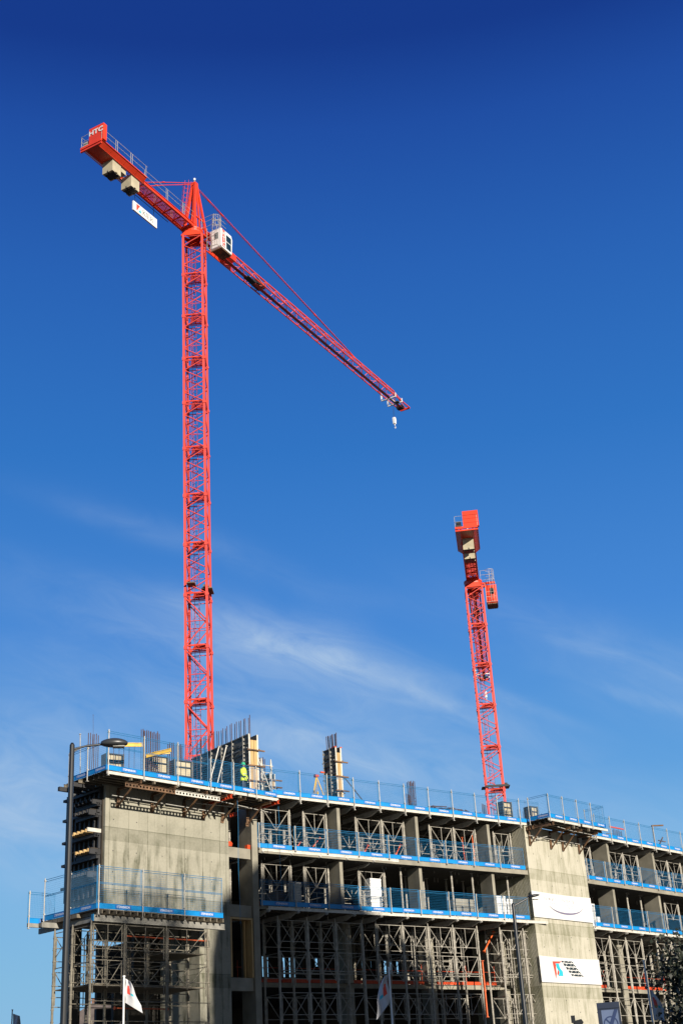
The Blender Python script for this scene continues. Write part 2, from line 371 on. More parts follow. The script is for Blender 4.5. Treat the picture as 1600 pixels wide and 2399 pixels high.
# left core wall
b = MB(); b.box(-9.59, -1.72, 0, 3.1, 10.9, 17.35)
b.box(-3.75, -1.72, 0.002, 3.1, 0, 10.9)
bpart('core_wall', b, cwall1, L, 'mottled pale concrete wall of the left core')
b = MB()
for i, (s, z) in enumerate([(x, z) for z in (16.3, 15.6, 14.1, 13.1, 12.5) for x in (-9.1, -7.7, -6.1, -4.6, -2.9)]):
    b.add([(s + .03 * math.cos(a), -.004, z + random.Random(i).uniform(-.12, .12) * 0 + .03 * math.sin(a)) for a in [k * math.pi / 3 for k in range(6)]], [tuple(range(6))])
bpart('tie_hole', b, darkm, L)
# right core wall
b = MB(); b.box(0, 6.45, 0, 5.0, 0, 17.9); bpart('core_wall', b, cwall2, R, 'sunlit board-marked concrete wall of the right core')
b = MB()
for z in (16.2, 14.35, 13.9 - .3, 11.3, 10.6, 7.55, 6.9):
    for s in (.7, 2.35, 3.75, 5.6):
        b.add([(s + .035 * math.cos(a), -.004, z + .035 * math.sin(a)) for a in [k * math.pi / 3 for k in range(6)]], [tuple(range(6))])
bpart('tie_hole', b, darkm, R)
# recess between the left core and the corner column
for z0, z1 in ((14.49, 15.02), (11.50, 12.10), (7.90, 8.53), (17.2, 17.6), (3.9, 4.5)):
    b = MB(); b.box(-1.719, -0.1, 0.12, 0.55, z0, z1); bpart('lintel_beam', b, conc, L)
b = MB(); b.box(-1.72, 0.6, 4.4, 4.6, 0, 17.7); bpart('back_wall', b, conc_shade, L)
# columns: corner column and slender blade columns
b = MB(); b.box(-0.40, -0.03, 0.0, 1.25, 0, 17.8); bpart('column', b, conc, M)
for s in (5.62, 11.45, 17.28):
    for z0, z1 in ((12.13, 14.86), (15.12, 17.78)):
        b = MB(); b.box(s, s + .22, .26, 1.3, z0, z1); bpart('column', b, conc, M)
for s in (9.85, 15.72, 21.6):
    for z0, z1 in ((12.13, 14.86), (15.12, 17.78)):
        b = MB(); b.box(s, s + .25, .3, 1.5, z0, z1); bpart('column', b, conc, R)
for s, w in ((7.08, .62), (13.2, .62), (19.3, .5)):
    for z0, z1 in ((8.6, 11.85), (4.9, 8.36), (0, 4.65)):
        b = MB(); b.box(s, s + w, 2.2, 2.85, z0, z1); bpart('column', b, conc, M)
for s in (11.4, 17.3, 23.0):
    for z0, z1 in ((0, 11.85),):
        b = MB(); b.box(s, s + .62, 1.5, 2.3, z0, z1); bpart('column', b, conc, R)
for s, o in ((2.8, 8.5), (8.6, 8.2), (14.6, 8.6)):
    b = MB(); b.box(s, s + .5, o, o + .5, 0, 11.85); bpart('column', b, conc_shade, M)
for s, o in ((-9.2, 2.9), (-6.9, 6.0)):
    b = MB(); b.box(s, s + .35, o, o + .35, 0, 11.85); bpart('column', b, conc_shade, L)
# back facade with openings between wall panels on the lower floor
b = MB()
wins = [(9.68, 9.94), (10.08, 10.29), (11.28, 11.60), (11.78, 12.04), (12.18, 12.42), (12.52, 12.72), (13.9, 14.25), (17.72, 18.13), (18.57, 18.87), (19.71, 20.1), (20.2, 20.58), (20.82, 21.17)]
x = -2.0
for a, c in wins + [(34, 34)]:
    b.box(x, a, 14, 14.25, 8.62, 11.84); x = c
for a, c in wins:
    top = 12.0 if a > 19.5 else 11.52
    if top < 11.8: b.box(a, c, 14, 14.25, top, 11.84)
    b.box(a, c, 14, 14.25, 8.62, 10.25 if a < 13 else (10.95 if a < 19 else 10.6))
b.box(-2, 34, 14, 14.25, 0, 8.35); b.box(-2, 34, 14, 14.25, 12.14, 14.85); b.box(-2, 34, 14, 14.25, 15.13, 17.7)
bpart('back_wall', b, conc_shade, M)
b = MB(); b.box(-6.4, -1.73, 3.4, 3.6, 0, 8.35); b.box(-5.2, -1.73, 3.4, 3.6, 8.6, 11.8); bpart('partition_wall', b, conc_shade, L)
b = MB(); b.box(26, 26.25, 1.6, 16, 0, 17.9); bpart('end_wall', b, conc, R)

# ------------------------------------------------------------------ edge beams and formwork tables
tproto = thing('formwork_table', '', 'formwork', (0, 0, 0), 0, 'formwork tables under the slab edges')
b = MB(); b.box(0.004, 1.896, 0, .05, -.165, 0); b.box(0.004, 1.896, -.012, 0, -.02, 0); b.box(0.004, 1.896, -.012, 0, -.165, -.145); b.build('edge_beam', aluw, tproto)
b = MB()
for x in (.12, 1.78): b.add([(x + .022 * math.cos(k * math.pi / 3), -.003, -.08 + .022 * math.sin(k * math.pi / 3)) for k in range(6)], [tuple(range(6))])
b.build('bolt_hole', darkm, tproto)
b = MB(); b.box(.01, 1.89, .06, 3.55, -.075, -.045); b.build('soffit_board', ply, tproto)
b = MB(); b.prism([(-.045, .055, -.20), (-.045, .055, -.09), (-.045, 3.5, -.09), (-.045, 3.5, -.33), (-.045, 1.35, -.42), (-.045, .75, -.42)], (.09, 0, 0)); b.build('bracket_joist', aluw, tproto)
b = MB()
for k in range(1, 5): b.box(.38 * k - .03, .38 * k + .03, .07, 3.5, -.2, -.08)
b.build('secondary_joist', timber_g, tproto)
b = MB(); b.box(-.05, .05, -.05, .07, -.30, -.17); b.tube((-.03, -.07, -.24), (.05, -.07, -.24), .05, 8); b.build('post_clamp', galv, tproto)
rows = [(M, 0.98 - .0, 18.10, 11, 'roof edge, middle bay'), (M, .25, 15.13, 5, 'third floor edge, middle bay'), (M, .55, 12.12, 11, 'second floor edge, middle bay'),
        (R, 8.1, 18.12, 8, 'roof edge right of pale core'), (R, 6.55, 12.14, 9, 'second floor edge right of the pale core')]
first = True
for fr, s0, z, n, where in rows:
    for i in range(n):
        s = s0 + 1.9 * i
        if fr is M and z > 18 : s = .98 + 1.9 * i
        lab = f'{ORD[i]} pale formwork table from left, {where}'
        if first: tproto.location = fr.w(s, 0, z); tproto.rotation_euler = (0, 0, fr.rz); tproto['label'] = lab; first = False
        else: dup(tproto, fr.w(s, 0, z), fr.rz, lab)

# ------------------------------------------------------------------ blue mesh barriers
def make_barrier(ln, h, mid, toe=.24, post_top=.12, post_x=.06, post_bot=-.12, sign=True):
    t = thing('edge_barrier', '', 'barrier', (0, 0, 0), 0, 'blue mesh edge barriers')
    b = MB(); b.box(0, ln - .01, -.03, -.006, 0, toe); b.box(0, ln - .01, -.045, -.03, toe - .02, toe); b.build('toe_board', blue, t)
    if sign:
        b = MB(); b.box(ln * .40, ln * .40 + .92, -.036, -.031, .035, toe - .035, 0); s = b.build('name_strip', blue_dk, t)
        b = MB(); put_text(b, 'STEPHENSON', .140, ln * .40 + .46, -.0385, toe / 2, bold=.002, sx=.86); b.build('lettering', white, s)
    b = MB(); r = .013
    for z in (h, h - .09) + ((mid, mid - .05) if mid else ()): b.tube((0, 0, z), (ln - .02, 0, z), r, 5)
    for x in (.01, ln - .05): b.tube((x, 0, .0), (x, 0, h), r * 1.1, 5)
    b.build('frame', blue_wire, t)
    b = MB(); k = int((ln - .06) / .085)
    for i in range(1, k): x = .02 + (ln - .07) * i / k; b.tube((x, 0, toe - .03), (x, 0, h - .04), 0.0034, 3, cap=False)
    k = int((h - toe) / .095)
    for i in range(1, k): z = toe + (h - toe - .06) * i / k; b.tube((.02, .006, z), (ln - .05, .006, z), 0.0034, 3, cap=False)
    b.build('mesh_infill', blue_wire, t)
    b = MB(); b.tube((post_x, -.055, post_bot), (post_x, -.055, h + post_top), .026, 7); b.box(post_x - .05, post_x + .05, -.10, .0, post_bot - .03, post_bot + .0)
    for z in (h - .06, .30): b.box(post_x - .035, post_x + .035, -.085, -.0, z - .03, z + .03)
    b.build('post', galv, t)
    return t
def barrier_row(proto, fr, slist, o, z, where, jig=0.012):
    for i, s in enumerate(slist):
        lab = f'{ORD[i]} blue mesh barrier from left, {where}'
        loc = fr.w(s, o + random.uniform(-jig, jig), z + random.uniform(-.012, .012)); rz = fr.rz + random.uniform(-.006, .006)
        if 'used' not in proto: proto.location = loc; proto.rotation_euler = (0, 0, rz); proto['label'] = lab; proto['used'] = 1
        else: dup(proto, loc, rz, lab)
p19 = make_barrier(1.93, 1.38, None, post_bot=-.38, post_top=.10)
p22 = make_barrier(2.22, 1.30, None, post_bot=-.04, post_top=.02)
pT = make_barrier(2.10, 1.90, 1.17, post_bot=-.25, post_top=.06)
pS = make_barrier(1.55, 1.42, None, post_bot=-.25, post_top=.05)
barrier_row(p19, M, [.93 + 1.9 * i for i in range(11)], -.01, 18.10, 'roof edge of the middle bay')
barrier_row(p22, M, [-.02] + [.17 + 2.2 * i + 1.45 * 0 for i in range(1, 9)], -.01, 15.14, 'third floor edge of the middle bay')
barrier_row(p22, M, [.05 + 2.2 * i for i in range(9)], -.01, 12.16, 'second floor edge of the middle bay')
barrier_row(p19, R, [8.15 + 1.9 * i for i in range(8)], -.01, 18.13, 'roof edge right of the pale core')
barrier_row(p22, R, [6.52 + 2.2 * i for i in range(7)], -.01, 15.14, 'third floor edge right of the pale core')
barrier_row(p22, R, [6.60 + 2.2 * i for i in range(7)], -.01, 12.18, 'second floor edge right of the pale core')
# left wing, roof platform and lower platform
barrier_row(pT, L, [-10.83 + 2.12 * i for i in range(3)], -1.75, 17.45, 'left roof platform front')
barrier_row(pS, L, [-4.47 + 1.56 * i for i in range(3)], -1.75, 17.46, 'stretch of roof platform right of the left crane mast')
pL = make_barrier(2.50, 1.90, 1.17, post_bot=-.25, post_top=.06)
barrier_row(pL, L, [-11.22 + 2.50 * i for i in range(3)], -1.75, 11.03, 'front of the lower platform on the left core')
pT.copy
class Side:   # panels running back along the left end, seen from outside
    def __init__(s, base, ds): s.base = base; s.ds = ds
def side_row(proto, fr, s, z, starts, where, ln):
    for i, a in enumerate(starts):
        p = fr.w(s, a + ln, z); dup(proto, p, fr.rz - math.pi / 2, f'{ORD[i]} blue mesh barrier from the corner, {where}')
side_row(pS, L, -10.83, 17.45, [-1.75, -.2], 'left end of the roof platform', 1.55)
side_row(pT, L, -11.22, 11.03, [-1.75, .35], 'left end of the lower platform', 2.1)
dup(pS, L.w(-11.95, 2.75, 10.95), L.rz, 'low blue mesh barrier standing out at the far left end of the lower platform')
# platform over the right core
barrier_row(pS, R, [.30, 1.9, 3.5, 5.1], -1.75, 18.16, 'projecting roof platform over the pale core')
side_row(pS, R, .28, 18.16, [-1.75], 'left side of pale core platform', 1.45)
side_row(pS, R, 6.68, 18.16, [-1.75], 'right side of pale core platform', 1.45)

# ------------------------------------------------------------------ shoring
FRH = 1.08
def leg_mesh(z1, z0, name='leg'):
    b = MB(); b.tube((0, 0, z0), (0, 0, z1 - .30), .060, 8); b.tube((0, 0, z1 - .30), (0, 0, z1), .058, 8, .030)
    z = z1 - .45
    while z > z0 + .2: b.tube((0, 0, z), (0, 0, z + .05), .078, 8); z -= .52
    b.box(-.07, .07, -.07, .07, z0, z0 + .02)
    return b
def frame_mesh(ln, h=FRH):
    b = MB(); r = .021
    b.tube((.06, 0, 0), (ln - .06, 0, 0), r, 5); b.tube((.06, 0, -h), (ln - .06, 0, -h), r, 5)
    for x in (.115, ln / 2, ln - .115): b.tube((x, 0, -h - (.08 if x == ln / 2 else .35)), (x, 0, 0), r * (.9 if x == ln / 2 else 1.25), 5)
    b.tube((.10, 0, -.02), (ln / 2 - .02, 0, -h), r, 5); b.tube((ln - .10, 0, -.02), (ln / 2 + .02, 0, -h), r, 5)
    return b
MESH = {}
def inst(key, mk, name, m, parent, loc, rz=0):
    if key not in MESH:
        o = mk().build(name, m, parent, loc, rz); MESH[key] = o.data; return o
    o = bpy.data.objects.new(name, MESH[key]); COL.objects.link(o); o.parent = parent; o.location = loc; o.rotation_euler = (0, 0, rz); return o
def tower(fr, ss, os_, z1, z0, tiers, label, name='shoring_tower', mt=None, rails=()):
    mt = mt or tubem
    t = thing(name, label, 'shoring', fr.w(ss[0], os_[0], z0), fr.rz, 'tubular shoring under the slabs')
    H = z1 - z0
    for j, o in enumerate(os_):
        for s in ss:
            jit = random.uniform(-.02, .02)
            inst(('leg', round(H, 2), mt.name), lambda: leg_mesh(H, 0), 'leg', mt, t, (s - ss[0] + jit, o - os_[0], 0))
        for a, c in zip(ss, ss[1:]):
            for tz in tiers: inst(('fr', round(c - a, 1), mt.name), lambda: frame_mesh(round(c - a, 1)), 'truss_frame', mt, t, (a - ss[0], o - os_[0], tz - z0 - (0.12 * j)))
        for zz in rails:
            b = MB(); b.tube((-.1, -.06, zz - z0), (ss[-1] - ss[0] + .1, -.06, zz - z0), .022, 5)
            b.build('ledger', mt, t, (0, o - os_[0], 0))
    for o1, o2 in zip(os_, os_[1:]):
        for s in ss:
            if not tiers: continue
            for tz in tiers: inst(('cx', round(o2 - o1, 2), mt.name), lambda: MB().tube((0, 0, 0), (0, o2 - o1, 0), .022, 5), 'cross_tube', mt, t, (s - ss[0] + .05, o1 - os_[0], tz - z0 - .08))
            inst(('cd', round(o2 - o1, 2), mt.name), lambda: MB().tube((0, 0, 0), (0, o2 - o1, -1.1), .018, 5), 'diagonal_tube', mt, t, (s - ss[0] + .05, o1 - os_[0], tiers[0] - z0 - .1))
    return t
A = [[.98], [2.86], [3.78, 5.66 - .25], [7.55, 9.47, 11.2], [13.2, 15.14, 17.0], [18.94, 20.6]]
groups1 = [([.98, 2.86], 'leftmost shoring tower on the third floor, beside the corner column'), ([3.78, 5.4], 'shoring tower on the third floor left of the first slender column'),
           ([7.55, 9.47, 11.15], 'three-legged shoring tower on the third floor between the first and second slender columns'),
           ([13.2, 15.14, 16.95], 'three-legged shoring tower on the third floor between the second and third slender columns'),
           ([18.5, 19.95], 'shoring tower on the third floor beside the pale core wall')]
for ss, lab in groups1: tower(M, ss, (1.0, 2.9), 17.68, 15.12, [17.48, 16.15], lab)
for ss, lab in [([.9, 2.81], 'leftmost shoring tower on the second floor, half in shade'), ([3.71, 5.35], 'shoring tower on the second floor left of the shaded column'),
                ([7.53, 9.42], 'shoring tower on the second floor around the tall white block stack')]:
    tower(M, ss, (1.0, 2.9), 14.70, 12.13, [14.50, 13.15], lab)
for ss, lab in [([6.9, 8.8], 'leftmost shoring tower of the right wing on the third floor'), ([11.0, 12.9, 14.8], 'three-legged shoring tower on the third floor of the right wing'),
                ([17.0, 18.9, 20.8], 'rightmost shoring tower on the third floor of the right wing')]:
    tower(R, ss, (1.0, 2.9), 17.68, 15.12, [17.48, 16.15], lab)
tower(R, [17.6, 19.5], (1.0, 2.9), 14.70, 12.13, [14.50], 'shoring tower at the right end of the second floor')
lt = [11.55, 9.96, 7.90, 5.85, 3.8, 1.8]
for ss, lab in [([1.55, 3.45, 5.37, 7.24], 'tall shaded shoring under the second floor next to the corner column'),
                ([8.25, 10.15, 12.1, 14.03, 15.95], 'long run of tall shoring under the middle of the second floor'),
                ([17.85, 19.8, 21.55], 'sunlit tall shoring in front of the pale core')]:
    tower(M, ss, (.62, 2.0) if ss[-1] < 17 else (.62, 1.9), 11.76, 0.0, lt, lab, rails=(9.0, 5.0))
tower(M, [10.2, 12.1], (5.2, 7.0), 11.8, 8.6, [11.3], 'dim shoring deep inside the lower middle bay near its centre', mt=dirty_shaded_tube)
tower(M, [15.2, 17.1], (4.4, 6.3), 11.8, 8.6, [11.3, 9.9], 'shoring deep inside the lower bay with sun on its tubes')
tower(R, [7.2, 9.12, 11.1, 13.09], (.6, 2.4), 11.88, 0, lt, 'sunlit tall shoring right of the pale core')
tower(R, [15.02, 17.02, 18.9, 20.8], (.6, 2.4), 11.88, 0, lt, 'sunlit tall shoring behind the dark tree')
tower(L, [-11.34, -9.51, -7.08, -4.56], (-1.55, -.1, 1.35), 10.52, 0, [10.40, 8.84, 6.27, 4.0, 2.0], 'tall shoring holding up the left lower platform', mt=dirty_shaded_tube, rails=(9.65, 8.0, 7.1))
t = thing('scaffold_boards', 'two dark boarded lifts inside the left shoring', 'boards', L.w(-11.3, -1.4, 7.78), L.rz)
for zz in (0, 1.52):
    b = MB(); b.box(0 if zz == 0 else 4.3, 6.6, 0, 2.6, zz, zz + .05); b.build('board', timber_g, t)
# single props
pr = thing('steel_prop', '', 'prop', (0, 0, 0), 0, 'single steel props on the second floor')
b = leg_mesh(2.7, 0); b.build('prop_tube', tubem, pr)
b = MB(); b.box(-.09, .09, -.09, .09, 0.02, .035); b.box(-.09, .09, -.09, .09, 2.69, 2.705); b.build('head_plate', galv, pr)
props = [(M, 10.45, .75), (M, 14.46, .8), (M, 16.15, .8), (M, 19.1, .8), (M, 9.6, 3.0), (M, 12.7, 3.0), (M, 14.6, 3.2), (M, 16.0, 3.0), (M, 17.6, 3.2), (M, 12.9, 1.6), (M, 6.6, 3.0), (M, 2.0, 4.2),
         (R, 7.5, 1.0), (R, 10.6, 1.1), (R, 12.7, 1.0), (R, 14.6, 1.1), (R, 8.6, 3.2), (R, 12.1, 3.4), (R, 14.0, 3.4)]
for i, (fr, s, o) in enumerate(props):
    w = ('front' if o < 2 else 'back'); side = 'in the middle bay' if fr is M else 'right of the pale core'
    k = sum(1 for q in props[:i] if q[0] is fr and (q[2] < 2) == (o < 2))
    order = sorted([q for q in props if q[0] is fr and (q[2] < 2) == (o < 2)], key=lambda q: q[1]).index(props[i])
    lab = f'{ORD[order]} white steel prop from left, {w} row, second floor {side}'
    if i == 0: pr.location = fr.w(s, o, 12.14); pr.rotation_euler = (0, 0, fr.rz); pr['label'] = lab
    else: dup(pr, fr.w(s, o, 12.14), fr.rz, lab)
# orange props and boards
def stick(name, p, q, r, m, label, cat, n=7):
    p = Vector(p); q = Vector(q)
    b = MB(); d = q - p; b.tube((0, 0, 0), d, r, n); e = d.normalized()
    b.tube(e * (d.length * .45), e * (d.length * .45 + .12), r * 1.5, n); b.tube((0, 0, 0), e * .03, r * 2.4, n); b.tube(d - e * .03, d, r * 2.4, n)
    return tag(b.build(name, m, None, p), label, cat)
stick('orange_prop', M.w(3.2, 1.6, 15.15), M.w(3.9, 1.2, 16.1), .03, orange, 'slanting orange prop by the second barrier on the third floor', 'prop')
stick('orange_prop', M.w(4.4, 1.9, 15.15), M.w(5.6, 1.9, 16.4), .03, orange, 'slanting red-orange prop left of the first slender column', 'prop')
stick('orange_prop', M.w(8.0, 1.4, 15.15), M.w(8.7, 1.4, 16.1), .035, orange, 'slanting orange prop on the third floor inside the three-legged tower', 'prop')
stick('orange_prop', M.w(10.3, 1.3, 15.15), M.w(11.1, 1.3, 16.3), .035, orange, 'slanting orange prop left of the second slender column', 'prop')
stick('orange_prop', M.w(16.2, 1.3, 15.15), M.w(16.1, 1.3, 17.1), .03, orange, 'upright orange prop left of the third slender column', 'prop')
stick('orange_prop', M.w(17.3, 1.6, 15.15), M.w(17.25, 1.6, 17.6), .03, orange, 'tall upright orange prop touching the third slender column', 'prop')
stick('orange_prop', M.w(16.9, 1.4, 6.7), M.w(17.1, 1.6, 9.9), .045, orange, 'long leaning orange prop in the sunlit lower shoring', 'prop')
stick('orange_prop', M.w(17.3, 1.6, 10.4), M.w(18.3, 1.6, 11.6), .045, orange, 'short slanting orange prop high in the sunlit lower shoring', 'prop')
stick('orange_prop', L.w(-9.4, -1.45, 9.95), L.w(-7.2, -1.45, 9.95), .03, dull_or, 'level orange tube near the top of the left shoring', 'tube')
stick('orange_prop', L.w(-7.0, -1.45, 9.95), L.w(-4.6, -1.45, 9.95), .03, dull_or, 'level orange tube high in the right bay of the left shoring', 'tube')
stick('orange_prop', L.w(-7.8, .9, 9.8), L.w(-5.0, .9, 9.8), .03, dull_or, 'level orange tube deeper inside the left shoring', 'tube')
stick('orange_prop', L.w(-9.4, -.7, 6.9), L.w(-6.3, -.7, 6.9), .03, dull_or, 'low level orange tube behind the left flag', 'tube')
for i, (fr, s0, s1, o) in enumerate([(M, .1, 3.0, 2.52), (M, 3.05, 6.9, 2.52), (M, 7.75, 10.6, 2.52), (M, 10.65, 13.15, 2.52), (M, 13.9, 16.4, 2.52), (M, 16.45, 19.0, 2.52), (R, 6.7, 9.6, 1.62), (R, 12.1, 14.6, 1.62), (R, 14.65, 17.2, 1.62)]):
    b = MB(); b.box(0, s1 - s0, 0, .03, .01, .19)
    for k in range(int((s1 - s0) / .35)): b.box(.2 + .35 * k, .23 + .35 * k, -.012, 0, .01, .19)
    b.tube((0, .015, .75), (s1 - s0, .015, .75), .015, 5)
    for k in (0.1, s1 - s0 - .1): b.tube((k, .02, 0), (k, .02, 1.1), .018, 5)
    t = thing('orange_barrier', f'{ORD[i if fr is M else i - 6]} orange board from left, slab {"behind middle shoring" if fr is M else "right of pale core"}', 'barrier', fr.w(s0, o, 8.61), fr.rz, 'orange boards on the lower slab')
    b.build('board', orange_b, t)

# ------------------------------------------------------------------ left wing platforms
t = thing('roof_platform', 'timber and steel platform cantilevered at roof level over the left core wall', 'platform', L.w(-10.83, -1.75, 17.13), L.rz)
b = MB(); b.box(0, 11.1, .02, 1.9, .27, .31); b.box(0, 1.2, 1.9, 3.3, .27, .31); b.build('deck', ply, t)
b = MB()
for i in range(5): b.box(.02 + 2.24 * i, 2.18 + 2.24 * i, -.02, .05, .13, .27)
b.build('edge_beam', aluw, t)
b = MB()
for y in (.4, .8, 1.2, 1.6): b.ibeam((0.1, y, .17), (10.9, y, .17), .09, .18, .02)
for y in (2.0, 2.6, 3.2): b.ibeam((-.2, y, .15), (1.2, y, .15), .09, .18, .02)
for k in range(1, 8): b.box(1.4 * k, 1.4 * k + .09, -.05, .12, -.02, .13)
b.build('joist', timber_g, t)
b = MB()
for y in (2.1, 3.2): b.beam((-.5, y, -.02), (.8, y, -.02), .16, .2)
b.build('side_bearer', darkm, t)
for s in (-8.89, -6.79, -4.73, -3.43, -2.15, -.4):
    b = MB(); x = s + 10.83
    zt = 17.08 - 17.13; zb = 16.25 - 17.13
    b.ibeam((x, -.15 + .0, zt + .0), (x, 1.73, zt + .0), .08, .12, .02)          # horizontal outrigger
    b.beam((x - .05, 1.68, zb + .02), (x - .05, 1.68, zt - .06), .05, .07); b.beam((x + .05, 1.68, zb + .02), (x + .05, 1.68, zt - .06), .05, .07)
    b.beam((x, 1.68, zb + .04), (x, .55, zt - .08), .06, .07); b.box(x - .1, x + .1, 1.71, 1.747, zb - .08, zb + .10)
    b.build('bracket', brown, t)
b = MB(); b.tube((1.4, 1.45, -.45), (8.6, 1.45, -.53), .025, 6); b.tube((7.7, .6, -.18), (11.4, .9, -.28), .025, 6); b.tube((6.6, 1.4, -.23), (10.1, .9, -.21), .025, 6); b.build('tie_tube', galv, t)
# perforated beam
def perf(s0, s1, z0, z1, m, label):
    n = int((s1 - s0) / .196); w = (s1 - s0) / n; h = z1 - z0; b = MB(); r = .058; K = 8
    for y in (0, .012):
        for i in range(n):
            cx = w * (i + .5); cz = h / 2
            ring = [(cx + r * math.cos(2 * math.pi * (k + .5) / K), y, cz + r * math.sin(2 * math.pi * (k + .5) / K)) for k in range(K)]
            outr = []
            for k in range(K):
                a = 2 * math.pi * (k + .5) / K; c, s_ = math.cos(a), math.sin(a); q = min(w / 2 / abs(c), h / 2 / abs(s_))
                outr.append((cx + c * q, y, cz + s_ * q))
            # corners are closed by adding the rectangle corners between ring rays
            fs = [(k, (k + 1) % K, K + (k + 1) % K, K + k) for k in range(K)]
            b.add(ring + outr, fs)
            for k, (sx, sz) in ((0, (1, 1)), (2, (-1, 1)), (4, (-1, -1)), (6, (1, -1))):
                b.add([outr[k], outr[(k + 1) % K], (cx + sx * w / 2, y, cz + sz * h / 2)], [(0, 1, 2)])
    b.box(0, s1 - s0, -.05, .012, -.012, 0); b.box(0, s1 - s0, -.05, .012, h, h + .012)
    o = b.build('perforated_beam', m, None, L.w(s0, -1.67, z0), L.rz); tag(o, label, 'beam'); return o
perf(-9.67, -6.62, 16.80, 17.01, brown, 'rusty perforated steel beam under the left roof platform')
perf(-6.59, -3.71, 16.80, 17.01, aluw, 'pale perforated steel beam under the left roof platform')
def redbeam(fr, s, o0, o1, z, label, m=orange_b):
    b = MB(); ln = o1 - o0
    b.ibeam((0, 0, 0), (0, ln, 0), .12, .2, .02)
    for k in range(int(ln / .2)): b.box(-.05, .05, .06 + .2 * k, .09 + .2 * k, -.095, .095)
    tag(b.build('red_girder', m, None, fr.w(s, o0, z), fr.rz), label, 'girder')
redbeam(L, -3.05, -1.85, .4, 17.1, 'red girder end left of the corner column under the roof platform')
redbeam(L, .25, -1.85, 2.2, 17.2, 'red girder end nearest the middle bay under the roof platform')
redbeam(R, .8, -1.75, 1.6, 17.82, 'rust brown girder under the platform over the pale core', brown)
redbeam(R, .2, -.6, 2.0, 17.7, 'dull red girder at the left corner of the pale core', brown)

t = thing('lower_platform', 'timber decked platform wrapped round the left core at second floor height', 'platform', L.w(-11.22, -1.75, 10.5), L.rz)
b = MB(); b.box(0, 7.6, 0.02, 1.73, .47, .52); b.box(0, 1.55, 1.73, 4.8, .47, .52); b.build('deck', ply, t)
b = MB()
for i in range(19): b.box(.15 + .4 * i, .22 + .4 * i, -.16, 1.72, .30, .465)
for i in range(8): b.box(-.12, 1.5, 1.8 + .38 * i, 1.37 + .38 * i, .30, .465)
b.build('joist', timber_g, t)
b = MB(); b.box(-.05, 7.75, .17, .25, .03, .28); b.box(-.05, 7.75, .14, .28, .0, .03); b.box(.18, .26, .3, 4.9, .03, .28); b.build('main_bearer', soldm, t)
b = MB(); b.box(-.1, -.05, .13, .29, .0, .30); b.build('bearer_end', blue_wire, t)
b = MB(); b.box(-.7, .1, 4.45, 4.55, .26, .44); b.box(-.9, .3, 3.0, 3.1, .05, .28); b.build('outrigger', soldm, t)
# side formwork decks of the left end at each floor
for z, s0, o1, nm, lab in ((15.1, -10.35, 1.9, 'side_deck', 'dark formwork deck on the left end of the building at third floor height'),
                       (14.2, -10.2, 1.6, 'side_deck', 'dark formwork deck on the left end just below the third floor deck'),
                       (13.1, -10.3, 1.7, 'side_deck', 'dark formwork deck on the left end just above the lower platform'),
                       (16.6, -10.1, 1.7, 'side_deck', 'dark stacked deck under the roof platform on the left end'),
                       (16.05, -10.3, 1.6, 'side_deck', 'lower of two stacked dark decks under the roof platform, left end')):
    t = thing(nm, lab, 'formwork', L.w(s0, .25, z), L.rz)
    w = -9.62 - s0
    b = MB(); b.box(0, w, 0, o1, -.04, 0); b.build('deck', ply, t)
    b = MB()
    for k in range(int(o1 / .33)): b.box(-.15, w, .05 + .33 * k, .12 + .33 * k, -.2, -.045)
    b.build('joist', timber if z in (15.1, 14.2) else darkm, t)
    b = MB(); b.box(-.1, w, -.03, .04, -.16, .02) if z == 15.1 else b.box(-.1, w, -.03, .04, -.3, -.05); b.build('edge_beam', aluw if z == 15.1 else darkm, t)
    b = MB(); b.ibeam((.3, -.1, -.3), (.3, o1, -.3), .1, .18); b.ibeam((w - .3, -.1, -.3), (w - .3, o1, -.3), .1, .18); b.build('bearer', darkm, t)
t = thing('core_platform', 'steel platform cantilevered over the top of the pale right core', 'platform', R.w(.25, -1.75, 17.82), R.rz)
b = MB(); b.box(0, 6.5, .02, 1.85, .27, .31); b.build('deck', ply, t)
b = MB(); b.box(0, 3.5, -.02, .05, .13, .27); b.box(3.75, 6.7, -.02, .05, .13, .27); b.build('edge_beam', aluw, t)
b = MB()
for y in (.4, .8, 1.2, 1.6): b.ibeam((0.1, y, .17), (6.6, y, .17), .09, .18, .02)
for x in (2.7, 4.4): b.box(x, x + .12, -.03, .1, -.1, .13)
b.build('joist', timber_g, t)
for s in (.4, 2.69, 4.03, 5.89):
    b = MB(); x = s - .25; zt = -.17; zb = 16.68 - 17.82
    b.ibeam((x, .1, zt + .1), (x, 1.73, zt + .1), .08, .14, .02)
    b.beam((x - .05, 1.68, zb), (x - .05, 1.68, zt), .05, .07); b.beam((x + .05, 1.68, zb), (x + .05, 1.68, zt), .05, .07); b.beam((x, 1.68, zb + .04), (x, .6, zt + .05), .06, .07)
    b.build('bracket', brown, t)
b = MB(); b.tube((-.2, 1.5, -.57), (5.5, 1.5, -.57), .022, 6); b.tube((1.5, .4, -.05), (4.1, .6, -.12), .025, 6); b.tube((.2, 1.45, -.8), (2.2, 1.45, -.35), .022, 6); b.tube((3.6, .5, -.1), (6.4, .6, -.1), .025, 6); b.build('tie_tube', galv, t)
